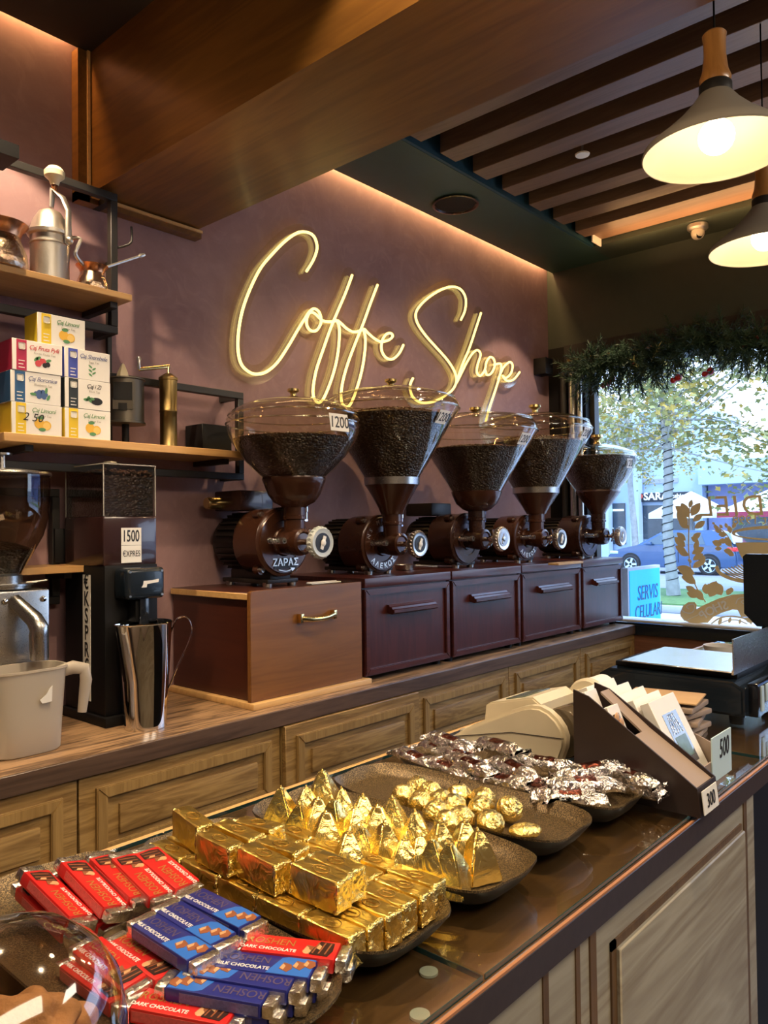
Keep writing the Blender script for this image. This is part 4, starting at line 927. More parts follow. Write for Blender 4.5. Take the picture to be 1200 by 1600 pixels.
e1 = atY(264, 573, 2.38); e2 = atY(217, 577, 2.33)
m = MB(); m.tube([(cx, cy, zt_+0.01), (cx, cy, e1.z)], 0.004, 8); m.tube([(cx+0.006, cy, e1.z), (cx, cy, e1.z), e1.lerp(e2, 0.5), e2], [0.007, 0.007, 0.006, 0.006], 8, sx=0.45); cr_ = m.build('crank', 'brassb', t)
m = MB(); m.lathe([(0.004, 0), (0.006, 0.005), (0.005, 0.02), (0.008, 0.035), (0.005, 0.042), (0, 0.043)], (e2.x, e2.y, e2.z), seg=16, cap=False); m.build('crank_knob', 'steel', cr_)
m = MB(); m.box((1.725, 2.42, 1.79), (1.86, 2.53, 1.898), 0.002, 1); m.build('case', 'black'); 
o = bpy.data.objects['case']; o.name = 'black_case'; tag(o, 'plain black block at the right end of the middle shelf', 'box')

# ------------------------------------------------------------ things on the worktop, left
# tall black bean grinder with clear bean box
gx0 = 1.245; base = atZ(165, 1139, 0.9)
t = thing('bean_grinder', 'tall black grinder with square clear bean box and EKSPRES strip', 'coffee grinder', (base.x+0.09, base.y+0.12, 0.9))
bxx, byy = base.x+0.01, base.y+0.02
wX, dY = 0.185, 0.255
zA = lambda y_: atY(165, y_, byy).z
Z1, Z2, Z3 = zA(884), zA(806), zA(722)
def lb(a, b, c, d, e, f, bev, name, mat, par): 
    m = MB(); m.box((bxx+a, byy+b, c), (bxx+d, byy+e, f), bev, 2); return m.build(name, mat, par)
zt1 = atY(112, 880, byy+dY).z
lb(-0.01, -0.02, 0.9, wX+0.01, dY+0.01, 0.93, 0.004, 'foot_plate', 'black', t)
body = lb(0.0, 0.0, 0.93, wX, dY, Z1, 0.006, 'body', 'black', t)
M['bakelite'] = plain('brown black bakelite', (0.030, 0.012, 0.012), 0.22, coat=0.5)
hd = lb(-0.002, 0.004, Z1-0.003, wX, dY, Z2-0.001, 0.008, 'head', 'bakelite', t)
z0_, z1_ = Z2, Z3-0.006
m = MB(); th = 0.005; x0_, y0_, x1_, y1_ = bxx+0.002, byy+0.008, bxx+wX-0.002, byy+dY-0.004
for a, b in (((x0_, y0_), (x1_, y0_+th)), ((x0_, y1_-th), (x1_, y1_)), ((x0_, y0_+th), (x0_+th, y1_-th)), ((x1_-th, y0_+th), (x1_, y1_-th))): m.box((a[0], a[1], z0_), (b[0], b[1], z1_))
m.box((x0_-0.002, y0_-0.002, z1_), (x1_+0.002, y1_+0.002, z1_+0.006)); hb = m.build('bean_box', 'clearbox', t)
m = MB(); n1 = 14
vs_ = [[m.bm.verts.new((x0_+th+(x1_-x0_-2*th)*i/n1, y0_+th+(y1_-y0_-2*th)*j/n1, z1_-0.022+0.012*noise.noise(Vector((i*.5, j*.5, 0))))) for j in range(n1+1)] for i in range(n1+1)]
for i in range(n1):
    for j in range(n1): m.bm.faces.new((vs_[i][j], vs_[i+1][j], vs_[i+1][j+1], vs_[i][j+1]))
m.box((x0_+th+0.0005, y0_+th+0.0005, z0_), (x1_-th-0.0005, y1_-th-0.0005, z1_-0.034)); be = m.build('beans', 'beans', t)
m = MB()
for ex, ey in ((x0_, y0_), (x1_, y0_), (x0_, y1_)): m.box((ex-0.0012, ey-0.0012, z0_), (ex+0.0012, ey+0.0012, z1_+0.004))
m.box((x0_, y0_-0.0032, z1_+0.001), (x1_, y0_-0.002, z1_+0.004)); m.box((x0_-0.0032, y0_, z1_+0.001), (x0_-0.002, y1_, z1_+0.004)); m.build('polished_edge', 'tanink', hb)
m = MB(); q = random.Random(4)
for i in range(240): m.ball((q.uniform(x0_+0.012, x1_-0.012), q.uniform(y0_+0.012, y1_-0.012), z1_-0.017+q.uniform(-.004, .004)), 0.007, 1, (1, .7, .55), mat=Matrix.Rotation(q.random()*6, 4, 'Z'))
for i in range(330):
    if i % 2: m.ball((x0_+th+0.0035, q.uniform(y0_+0.01, y1_-0.01), q.uniform(z0_, z1_-0.02)), 0.006, 1, (.5, 1, .7), mat=Matrix.Rotation(q.random()*6, 4, 'X'))
    else: m.ball((q.uniform(x0_+0.01, x1_-0.01), y0_+th+0.0035, q.uniform(z0_, z1_-0.02)), 0.006, 1, (1, .5, .7), mat=Matrix.Rotation(q.random()*6, 4, 'Y'))
tag(m.build('loose_beans', 'bean', be), kind='stuff')
m = MB(); m.lathe([(0.016, 0), (0.022, 0.006), (0.020, 0.014), (0, 0.017)], ((x0_+x1_)/2+0.0, (y0_+y1_)/2, z1_+0.006), seg=24, cap=False); m.build('lid_knob', 'creamlid', hb)
lx = atY(206, 850, byy)
m = MB(); c1_, c2_, c3_ = zA(881), zA(853), zA(825); m.box((lx.x-0.035, byy+0.002, c1_), (lx.x+0.035, byy+0.0035, c2_-0.001)); m.box((lx.x-0.035, byy+0.002, c2_), (lx.x+0.035, byy+0.0035, c3_)); c_ = m.build('price_card', 'label', hd)
m = MB(); add_text(m, '1500', 0.052, frame((lx.x-0.002, byy+0.0015, (c2_+c3_)/2), (1, 0, 0), (0, 0, 1)) @ Matrix.Diagonal((0.58, 1, 1, 1)), thick=0.0003, bold=0.0005)
add_text(m, '€XPRES', 0.027, frame((lx.x, byy+0.0015, (c1_+c2_)/2), (1, 0, 0), (0, 0, 1)) @ Matrix.Diagonal((0.66, 1, 1, 1)), thick=0.0003); m.build('price_lettering', 'ink', c_)
# EKSPRES strip on the left side face
m = MB(); yy = atX(136, 990, bxx).y; s1_, s2_ = atX(136, 1094, bxx).z, atX(136, 898, bxx).z; m.box((bxx-0.0015, yy-0.024, s1_), (bxx-0.0002, yy+0.024, s2_)); st_ = m.build('paper_strip', 'label', body)
m = MB()
for i, ch in enumerate('€KSPR€S'): add_text(m, ch, 0.066, frame((bxx-0.002, yy, s2_-0.024-(s2_-s1_-0.02)/7*i), (0, -1, 0), (0, 0, 1)) @ Matrix.Diagonal((0.72, 1, 1, 1)), thick=0.0003, bold=0.0008)
m.build('strip_lettering', 'ink', st_)
# spout hood on the front
m = MB(); H1, H2 = zA(938), zA(888); m.box((bxx+0.030, byy-0.075, H1), (bxx+0.165, byy+0.002, H2), 0.016, 3); sp = m.build('spout_hood', 'navy', t)
m = MB(); hh = H1+0.5*(H2-H1); m.prism([(bxx+0.080, hh-0.012), (bxx+0.098, hh-0.012), (bxx+0.100, hh-0.002), (bxx+0.140, hh+0.002), (bxx+0.142, hh+0.012), (bxx+0.118, hh+0.009), (bxx+0.088, hh+0.008), (bxx+0.086, hh-0.004)], 'y', byy-0.0765, byy-0.0755); m.build('torn_sticker', 'label', sp)
for a in (0.042, 0.153):
    for b in (H1+0.012, H2-0.012):
        m = MB(); m.lathe([(0.004, -0.0775+byy), (0.004, -0.074+byy)], (bxx+a, 0, b), 'y', 10); m.build('screw', 'steel', sp)
m = MB(); m.box((bxx+0.072, byy-0.055, H1-0.07), (bxx+0.125, byy-0.01, H1+0.01), 0.004); m.build('chute', 'black', t)
m = MB(); m.box((bxx+0.082, byy-0.066, H1-0.09), (bxx+0.112, byy-0.057, H1+0.01), 0.002); m.build('tongue', 'blackgloss', t)

# polished steel jug
jb = atZ(222, 1143, 0.9); jx, jy = jb.x+0.036, jb.y+0.040
t = thing('steel_jug', 'tall polished steel jug with loop handle standing before the black grinder', 'jug', (jx, jy, 0.9))
m = MB(); m.lathe([(0, 0.9), (0.062, 0.9), (0.0635, 0.904), (0.062, 0.91), (0.070, 1.02), (0.080, 1.157), (0.083, 1.160), (0.080, 1.162), (0.077, 1.155), (0.067, 1.02), (0.058, 0.915), (0, 0.912)], (jx, jy, 0), seg=64, cap=False)
for v in m.bm.verts:
    if v.co.z > 1.12 and v.co.x < jx-0.05 and abs(v.co.y-jy+0.03) < 0.03: v.co.x -= 0.02*(v.co.z-1.12)/0.04; 
for v in m.bm.verts: v.co.z = 0.9+(v.co.z-0.9)*1.23
m.build('body', 'mirror', t)
hx = Vector((0.86, -0.50, 0)).normalized(); J = Vector((jx, jy, 0))
m = MB(); m.tube(smooth_path([J+hx*0.076+Vector((0, 0, 1.135)), J+hx*0.095+Vector((0, 0, 1.168)), J+hx*0.125+Vector((0, 0, 1.172)), J+hx*0.140+Vector((0, 0, 1.145)), J+hx*0.132+Vector((0, 0, 1.11)), J+hx*0.095+Vector((0, 0, 1.045)), J+hx*0.069+Vector((0, 0, 0.995))]), 0.011, 10, sx=0.22, up=(hx.y, -hx.x, 0)); 
for v in m.bm.verts: v.co.z = 0.9+(v.co.z-0.9)*1.21
m.build('handle', 'mirror', t)

# steel grinder with dark glass hopper, cut by the left edge
gxp = atY(14, 900, 2.345); gx_, gy_ = gxp.x, 2.345
t = thing('espresso_grinder', 'steel bodied grinder with smoked glass hopper at the left edge', 'coffee grinder', (gx_, gy_, 0.9))
def yz(x, y, Y): return atY(x, y, Y).z
za_ = yz(14, 901, gy_); zb_ = yz(14, 742, gy_)
m = MB(); m.lathe([(0.045, za_), (0.052, za_+0.01), (0.080, za_+0.06), (0.112, za_+0.12), (0.126, za_+0.17), (0.131, za_+0.22), (0.132, zb_)], (gx_-0.02, gy_, 0), seg=64, cap=False); hp = m.build('hopper', 'smoked', t)
m = MB(); m.lathe([(0.048, za_+0.012), (0.072, za_+0.055), (0.088, za_+0.08), (0.03, za_+0.10), (0, za_+0.105)], (gx_-0.02, gy_, 0), seg=48, cap=False); m.build('beans', 'beans', t)
m = MB(); m.lathe([(0.134, zb_-0.004), (0.136, zb_), (0.134, zb_+0.006), (0.06, zb_+0.016), (0.012, zb_+0.018), (0.010, zb_+0.055), (0.028, zb_+0.057), (0.028, zb_+0.063), (0, zb_+0.065)], (gx_-0.02, gy_, 0), seg=48, cap=False); m.build('lid', 'steel', hp)
m = MB(); m.lathe([(0.05, za_-0.022), (0.055, za_-0.018), (0.055, za_+0.004), (0.048, za_+0.008)], (gx_-0.02, gy_, 0), seg=40); m.build('collar', 'steel', t)
m = MB(); m.lathe([(0.07, za_-0.036), (0.078, za_-0.033), (0.078, za_-0.026), (0.084, za_-0.025), (0.084, za_-0.019), (0.07, za_-0.018)], (gx_-0.02, gy_, 0), seg=60); rg = m.build('adjusting_ring', 'steel', t)
m = MB(); m.tube([(gx_+0.04, gy_-0.02, za_-0.02), (gx_+0.10, gy_-0.03, za_-0.015)], [0.005, 0.003], 8); m.build('ring_lever', 'steel', rg)
m = MB(); m.box((gx_-0.20, gy_-0.09, 0.93), (gx_+0.078, gy_+0.12, za_-0.037), 0.006, 2); bd = m.build('body', 'steel', t)
m = MB(); m.box((gx_-0.19, gy_-0.06, 0.9), (gx_+0.07, gy_+0.11, 0.93)); m.build('foot_plate', 'black', t)
m = MB(); m.box((gx_+0.078, gy_-0.06, 0.93), (gx_+0.088, gy_+0.12, za_-0.036), 0.003); m.build('side_cover', 'black', t)
for sx_ in (-0.05, 0.06):
    m = MB(); m.lathe([(0.0, gy_-0.096), (0.008, gy_-0.094), (0.009, gy_-0.09)], (gx_+sx_, 0, za_-0.065), 'y', 16, cap=False); m.build('screw', 'chrome', bd)
s0 = atY(22, 938, gy_-0.085); s1 = atY(60, 974, gy_-0.16); s2 = atY(62, 1030, gy_-0.16)
m = MB(); sp_ = [s0, s0.lerp(s1, 0.85), s1.lerp(s2, 0.12)+(s1-s0)*0.03, s1.lerp(s2, 0.3), s2]; m.tube(sp_, [0.020, 0.024, 0.026, 0.026, 0.025], 28, cap=False); m.tube(sp_, [0.018, 0.022, 0.023, 0.023, 0.022], 28, cap=False); m.build('spout', 'steel', t)

# milky plastic jug
jb = atZ(50, 1182, 0.9); jx, jy = jb.x+0.004, jb.y+0.062
t = thing('plastic_jug', 'milky plastic measuring jug under the steel spout, left edge', 'jug', (jx, jy, 0.9))
def osq(r, h, n=48, e=3.2, ax_=1.18, ay=0.85):
    out = []
    for i in range(n):
        a = 2*math.pi*i/n; c_, s_ = math.cos(a), math.sin(a); k = (abs(c_)**e+abs(s_)**e)**(-1/e); out.append(Vector((jx+r*ax_*k*c_, jy+r*ay*k*s_, h)))
    return out
m = MB(); prf = [(0.0, 0.902), (0.066, 0.902), (0.070, 0.906), (0.074, 0.98), (0.081, 1.085), (0.085, 1.087), (0.085, 1.092), (0.080, 1.092), (0.076, 1.04), (0.070, 0.97), (0.066, 0.909), (0.0, 0.907)]
rg_ = [[m.bm.verts.new(p) for p in osq(max(r_, 0.0005), h)] for r_, h in prf]
for a, b in zip(rg_, rg_[1:]):
    for i in range(48): m.bm.faces.new((a[i], a[(i+1) % 48], b[(i+1) % 48], b[i]))
for v in m.bm.verts: v.co = Vector((jx+(v.co.x-jx)*1.12, jy+(v.co.y-jy)*1.05, 0.9+(v.co.z-0.9)*1.2))
m.build('body', 'jug', t)
hx = Vector((0.93, -0.36, 0)).normalized(); J = Vector((jx, jy, 0))
m = MB(); m.tube([J+hx*0.080+Vector((0, 0, 1.074)), J+hx*0.115+Vector((0, 0, 1.082)), J+hx*0.142+Vector((0, 0, 1.076)), J+hx*0.146+Vector((0, 0, 1.05)), J+hx*0.136+Vector((0, 0, 0.975))], [0.014, 0.016, 0.016, 0.015, 0.011], 12, sx=0.8); 
for v in m.bm.verts: v.co = Vector((jx+(v.co.x-jx)*1.12, jy+(v.co.y-jy)*1.05, 0.9+(v.co.z-0.9)*1.2))
m.build('handle', 'jug', t)
fr_ = atY(75, 1085, jy-0.075)
m = MB(); m.prism([(fr_.x-0.022, fr_.z-0.012), (fr_.x-0.016, fr_.z-0.022), (fr_.x+0.010, fr_.z-0.020), (fr_.x+0.012, fr_.z+0.022), (fr_.x+0.004, fr_.z+0.015), (fr_.x-0.004, fr_.z+0.002), (fr_.x-0.012, fr_.z-0.004)], 'y', jy-0.0765, jy-0.0735); m.build('torn_sticker', 'label', t)

# folded papers and small tools lying on the boxes by the grinders
m = MB(); p = atZ(505, 911, 1.288); m.box((p.x-0.075, p.y-0.015, 1.287), (p.x+0.085, p.y+0.02, 1.291), 0.001, 1, mat=None); m.tube([(p.x-0.08, p.y+0.01, 1.2925), (p.x+0.06, p.y-0.012, 1.2935)], 0.003, 6); o = m.build('folded_paper', 'label'); tag(o, 'folded white paper lying under the knob of the leftmost grinder', 'paper')
t = thing('portafilter', 'small steel scoop with long handle lying between the second and middle grinders', 'scoop', (2.66, 2.10, ZB))
p = atZ(650, 891, ZB)
m = MB(); m.lathe([(0, ZB), (0.042, ZB+0.002), (0.048, ZB+0.022), (0.050, ZB+0.026), (0.046, ZB+0.024), (0.040, ZB+0.005), (0, ZB+0.004)], (p.x-0.02, p.y+0.05, 0), seg=36, cap=False); m.build('bowl', 'steel', t)
m = MB(); m.tube([(p.x+0.03, p.y+0.04, ZB+0.020), (p.x+0.15, p.y-0.005, ZB+0.010)], 0.006, 10); m.build('handle', 'steel', t)
p = atZ(880, 882, ZB); m = MB(); m.box((p.x-0.1, p.y-0.03, ZB), (p.x+0.16, p.y+0.03, ZB+0.012), 0.004); o = m.build('brown_cloth', 'kraft'); tag(o, 'brown folded cloth on the boxes between the two grinders nearest the window', 'cloth')
m = MB(); m.box((4.02, 2.25, 1.56), (4.10, 2.31, 1.62), 0.006); 
m.bm.free()

# ------------------------------------------------------------ front counter
CY0, CY1, CT = 0.458, 1.02, 1.045
t = thing('front_counter', 'dark topped service counter with pale ash front panels in the foreground', 'counter', (0.6, 0.74, 0))
CXR = 1.556
m = MB(); m.box((-1.2, CY0+0.006, 0.02), (CXR-0.03, CY1, 0.998)); m.build('body', 'ash', t)
m = MB(); m.box((CXR-0.03, CY0+0.010, 0.02), (3.05, CY1, 0.985)); m.build('dark_end_body', 'black', t)
m = MB(); m.box((-1.2, CY0-0.010, 1.010), (3.08, CY1+0.004, 1.0445), 0.002, 1); m.build('top_board', 'counter_wood', t)
m = MB(); m.box((-1.2, 0.442, 1.008), (3.08, CY0-0.010, 1.044), 0.0015, 1); m.build('edge_band', 'counter_edge', t)
m = MB(); m.box((-1.2, 0.4415, 1.0445), (3.08, 0.4455, 1.0475)); m.build('edge_strip', 'copper_strip', t)
def ashpanel(x0, x1):
    m = MB(); m.box((x0, CY0, 0.03), (x1, CY0+0.01, 1.006), 0.001, 1); p_ = m.build('front_panel', 'ash', t)
    return p_
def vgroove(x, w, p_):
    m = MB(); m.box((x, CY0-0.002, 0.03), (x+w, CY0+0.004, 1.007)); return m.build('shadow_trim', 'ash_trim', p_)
pnl = ashpanel(0.901, CXR); vgroove(0.892, 0.016, pnl); vgroove(1.492, 0.017, pnl)
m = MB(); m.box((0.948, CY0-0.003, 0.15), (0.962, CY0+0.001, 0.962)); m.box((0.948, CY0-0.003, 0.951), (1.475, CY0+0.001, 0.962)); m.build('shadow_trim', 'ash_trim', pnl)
m = MB(); m.box((0.962, CY0-0.009, 0.15), (1.476, CY0, 0.951), 0.002, 1); m.build('raised_panel', 'ash', pnl)
pnl = ashpanel(0.30, 0.892); vgroove(0.855, 0.010, pnl); vgroove(0.778, 0.012, pnl)
ashpanel(-1.2, 0.298)
for (a, b) in ((-0.25, 0.648), (0.652, 1.60), (1.604, 3.06)):
    m = MB(); m.box((a, 0.449, CT+0.003), (b, CY1-0.004, CT+0.009)); g = m.build('glass_plate', 'counter_glass', t)
    m = MB(); m.box((a, 0.4478, CT+0.0032), (b, 0.449, CT+0.0088)); m.box((a, CY1-0.004, CT+0.0032), (b, CY1-0.0028, CT+0.0088)); m.box((b, 0.449, CT+0.0032), (b+0.0008, CY1-0.004, CT+0.0088)); m.build('polished_edge', 'glass_edge', g)
for (px_, py_) in ((670, 1518), (656, 1585)):
    p = atZ(px_, py_, CT+0.002); m = MB(); m.lathe([(0.0, 0), (0.0095, 0), (0.0095, 0.0025), (0, 0.0025)], (p.x, p.y, CT+0.0002), seg=24, cap=False); m.build('clear_pad', 'jug', t)
m = MB(); m.box((-1.2, CY1+0.0045, 0.985), (3.05, CY1+0.016, CT+0.006), 0.002, 1); m.build('back_edge', 'shelf', t)
GZ = CT+0.009

# ------------------------------------------------------------ trays
FZ = 1.071
def tray(x0, x1, y0, y1, label, rim=1.090, skew=0.0):
    cx, cy = (x0+x1)/2, (y0+y1)/2; hx, hy = (x1-x0)/2, (y1-y0)/2
    def outline(k, n=72, e=4.5):
        o = []
        for i in range(n):
            a = 2*math.pi*i/n; c_, s_ = math.cos(a), math.sin(a); q = (abs(c_)**e+abs(s_)**e)**(-1/e)
            ix = (hx-(1-k)*hx)*q*c_; iy = (hy-(1-k)*hx)*q*s_; o.append((cx+ix+skew*iy, cy+iy))
        return o
    m = MB(); prof = [(0.05, FZ-0.001), (0.70, FZ-0.0005), (0.84, FZ+0.002), (0.94, rim-0.007), (1.0, rim), (1.0, rim-0.003), (0.93, rim-0.012), (0.80, FZ-0.006), (0.60, GZ+0.0005), (0.56, GZ+0.0005), (0.5, FZ-0.008), (0.05, FZ-0.008)]
    rg = []
    for j, (k, z) in enumerate(prof): rg.append([m.bm.verts.new((x, y, z+(0.0015*math.sin(7*x/hx+3*y/hy) if 3 <= j <= 5 else 0))) for x, y in outline(k)])
    for j, (a, b) in enumerate(zip(rg, rg[1:])):
        for i in range(72):
            f = m.bm.faces.new((a[i], a[(i+1) % 72], b[(i+1) % 72], b[i])); f.material_index = 0 if j < 5 else 1
    f = m.bm.faces.new(rg[0]); f.material_index = 0; f = m.bm.faces.new(rg[-1][::-1]); f.material_index = 1
    bmesh.ops.recalc_face_normals(m.bm, faces=m.bm.faces)
    return tag(m.build('serving_tray', ['tray', 'traydark']), label, 'tray', 'bronze serving trays on the counter')
tray(0.318, 0.533, 0.487, 0.962, 'speckled bronze tray under the red and blue chocolate bars')
tray(0.535, 0.709, 0.502, 0.93, 'speckled bronze tray under the gold wrapped blocks')
tray(0.711, 0.879, 0.497, 0.925, 'speckled bronze tray under the gold foil pyramids')
tray(0.881, 1.046, 0.507, 0.925, 'speckled bronze tray under the round gold balls')
tray(1.048, 1.202, 0.500, 0.925, 'speckled bronze tray under the silver wrapped sweets')

# ------------------------------------------------------------ chocolate bars
BL, BW, BT = 0.112, 0.0305, 0.0135
def bar_kind(name, wrap, side, sub, subink, goldink, picb, cat_label):
    root = thing(name, 'x', 'chocolate bar')
    def P_(mb, nm, mat): return mb.build(nm, mat, root, world=False)
    h = BL/2-0.011
    m = MB(); m.mi = 0; m.box((-h, -BW/2, 0), (h, BW/2, BT), 0.0016, 2); m.mi = 1
    m.box((-h+0.002, -BW/2-0.0003, 0.0025), (h-0.014, -BW/2+0.001, BT-0.0025)); m.box((-h+0.002, BW/2-0.001, 0.0025), (h-0.014, BW/2+0.0003, BT-0.0025)); P_(m, 'wrapper', [wrap, side])
    for s_ in (-1, 1):
        m = MB(); m.box((min(s_*h, s_*(h+0.011)), -BW/2+0.0006, 0.0006), (max(s_*h, s_*(h+0.011)), BW/2-0.0006, BT-0.0006), 0.0025, 2)
        bmesh.ops.subdivide_edges(m.bm, edges=m.bm.edges[:], cuts=1, use_grid_fill=True)
        for v in m.bm.verts: v.co += Vector((s_*0.0008, 0, 0))+v.normal*0.0009*noise.noise(v.co*260+Vector((s_, 0, 0)))
        P_(m, 'foil_end', 'silverend')
    z = BT+0.0001
    m = MB(); x0 = h-0.031
    m.mi = 0
    if wrap == 'blue':
        pp = [(x0-0.010, -BW/2+0.0008), (h-0.0012, -BW/2+0.0008), (h-0.0012, BW/2-0.0015), (x0+0.004, BW/2-0.0015), (x0-0.002, BW/2-0.005)]
        m.prism(pp, 'z', z-0.0002, z+0.00005)
    m.mi = 1
    for (a, b) in ((0.0, -0.0045), (0.011, 0.0005), (0.020, 0.004)) if wrap == 'blue' else ((-0.001, -0.004), (0.010, 0.001)):
        m.prism([(x0+a, b-0.002), (x0+a+0.0085, b-0.006), (x0+a+0.012, b), (x0+a+0.010, b+0.006), (x0+a+0.002, b+0.008)], 'z', z, z+0.0003)
        m.mi = 2; m.prism([(x0+a+0.0005, b-0.001), (x0+a+0.0045, b-0.003), (x0+a+0.005, b+0.003), (x0+a+0.002, b+0.006)], 'z', z+0.0003, z+0.0004); m.mi = 1
    if wrap == 'red':
        m.mi = 3; m.prism([(x0+0.006, -0.011), (x0+0.024, -0.012), (x0+0.027, -0.002), (x0+0.026, 0.011), (x0+0.012, 0.012), (x0+0.008, 0.0)], 'z', z+0.0001, z+0.00035)
        m.mi = 1
        for k in range(3): m.prism([(x0+0.008+k*0.006, -0.009), (x0+0.0095+k*0.006, -0.009), (x0+0.012+k*0.006, 0.010), (x0+0.0105+k*0.006, 0.010)], 'z', z+0.0004, z+0.0005)
        m.mi = 2; m.ball((x0+0.003, -0.006, z), 0.0045, 2, (1, 1, 0.12))
    P_(m, 'chocolate_picture', ['lightblue', 'choc', 'choclight', 'chocdark'])
    m = MB(); m.mi = 0; add_text(m, 'ROSHEN', 0.0145, frame((-0.021, 0.0035, z+0.0001), (1, 0, 0), (0, 1, 0)) @ Matrix.Diagonal((0.86, 1, 1, 1)), thick=0.00015)
    m.mi = 1; add_text(m, sub, 0.0066, frame((-0.0205, -0.0085, z+0.0001), (1, 0, 0), (0, 1, 0)) @ Matrix.Diagonal((0.92, 1, 1, 1)), thick=0.00015, bold=0.0001)
    P_(m, 'lettering', [goldink, 'whiteink'])
    return root
redp = bar_kind('dark_chocolate_bar', 'red', 'redside', 'DARK CHOCOLATE', 'whiteink', 'goldink', False, '')
blup = bar_kind('milk_chocolate_bar', 'blue', 'blueside', 'MILK CHOCOLATE', 'whiteink', 'navyink', False, '')
used = {id(redp): False, id(blup): False}
def inst(proto, label, group, mat4):
    o = proto if not used.get(id(proto), False) else copy_tree(proto); used[id(proto)] = True
    o.location = mat4.to_translation(); o.rotation_euler = mat4.to_euler(); o['label'] = label; o['group'] = group; return o
def place_bar(proto, pf, zf, pb, label, flip=False, L=BL, zb=None, dz=0.0, roll=0.0):
    # pf: pixel of the near end's top centre at height zf; pb: pixel of the far end's top centre
    F_ = atZ(pf[0], pf[1], zf)
    if zb is None:
        z = zf; Q = atZ(pb[0], pb[1], z)
        while (Q-F_).length > L and z < zf+0.06: z += 0.0008; Q = atZ(pb[0], pb[1], z)
        B_ = F_+(Q-F_).normalized()*L
    else:
        B_ = atZ(pb[0], pb[1], zb); B_ = F_+(B_-F_).normalized()*L
    c = (F_+B_)/2; d = (B_-F_).normalized()
    if flip: d = -d
    side = Vector((0, 0, 1)).cross(d).normalized(); up = d.cross(side)
    mt = frame(c, d, side) @ Matrix.Rotation(roll, 4, 'X') @ Matrix.Translation((0, 0, -BT+dz))
    return inst(proto, label, 'dark chocolate bars on the tray' if proto is redp else 'milk chocolate bars on the tray', mt)
def z4(x, y): return (x/3.75, 1300+y/3.75)
def z6(x, y): return (280+x/3.75, 1380+y/3.75)
rows = [((138, 1438), (50, 1353), 'red dark chocolate bar, leftmost of the fanned back row'),
        ((191, 1423), (108, 1338), 'red dark chocolate bar, second from the left in the back row'),
        ((231, 1404), (152, 1330), 'red dark chocolate bar in the middle of the back row'),
        ((262, 1403), (187, 1330), 'red dark chocolate bar, second from the right in the back row, half covered'),
        ((302, 1388), (221, 1322), 'red dark chocolate bar at the right end of the back row, by the gold blocks')]
for i, (f_, b_, l) in enumerate(rows): place_bar(redp, f_, 1.107+0.0015*i, b_, l, roll=[0.30, 0.26, 0.12, 0.08, 0.0][i])
rows2 = [((128, 1456), (38, 1372), 'red dark chocolate bar lying beneath the leftmost one of the back row'),
         ((182, 1446), (98, 1356), 'red dark chocolate bar lying beneath the second one of the back row')]
for f_, b_, l in rows2: place_bar(redp, f_, 1.092, b_, l)
place_bar(blup, (403, 1446), 1.113, (294, 1392), 'blue milk chocolate bar, rearmost of the three fanned on top', True, zb=1.117)
place_bar(blup, (361, 1473), 1.112, (262, 1414), 'blue milk chocolate bar in the middle of the three fanned on top', True, zb=1.116)
place_bar(blup, (325, 1497), 1.111, (224, 1434), 'blue milk chocolate bar, nearest of the three fanned on top', True, zb=1.115)
place_bar(redp, (276, 1527), 1.094, (176, 1462), 'red dark chocolate bar lying just in front of the fanned blue bars', True, zb=1.096)
place_bar(redp, (222, 1541), 1.092, (122, 1463), 'red dark chocolate bar partly behind the cookie dome, on the bar pair below', True, zb=1.096, roll=0.12)
place_bar(redp, (205, 1562), 1.0860, (118, 1500), 'red dark chocolate bar at the bottom of the pile behind the cookie dome', True, zb=1.086)
place_bar(redp, (545, 1488), 1.102, (396, 1471), 'red dark chocolate bar in the front row, next to the gold blocks', True, zb=1.104)
place_bar(blup, (508, 1516), 1.100, (350, 1496), 'blue milk chocolate bar, first behind the red one of the front row', True, zb=1.102)
place_bar(blup, (476, 1535), 1.099, (330, 1512), 'blue milk chocolate bar in the middle of the front row, facing backwards', False, zb=1.101)
place_bar(blup, (436, 1556), 1.097, (285, 1530), 'blue milk chocolate bar at the near side of the front row', False, zb=1.099)
place_bar(redp, (383, 1588), 1.0860, (240, 1562), 'red dark chocolate bar lowest and nearest in the front row', True, zb=1.088)
place_bar(redp, (552, 1502), 1.0862, (410, 1490), 'red dark chocolate bar under the front row bar by the gold blocks', True, zb=1.0862)
place_bar(blup, (518, 1532), 1.0858, (370, 1515), 'blue milk chocolate bar in the lower layer, under the first blue front bar', True, zb=1.0858)
place_bar(blup, (484, 1553), 1.0854, (335, 1535), 'blue milk chocolate bar in the lower layer, under the middle front bar', True, zb=1.0854)
place_bar(blup, (446, 1574), 1.085, (300, 1555), 'blue milk chocolate bar in the lower layer, under the near front bar', True, zb=1.085)

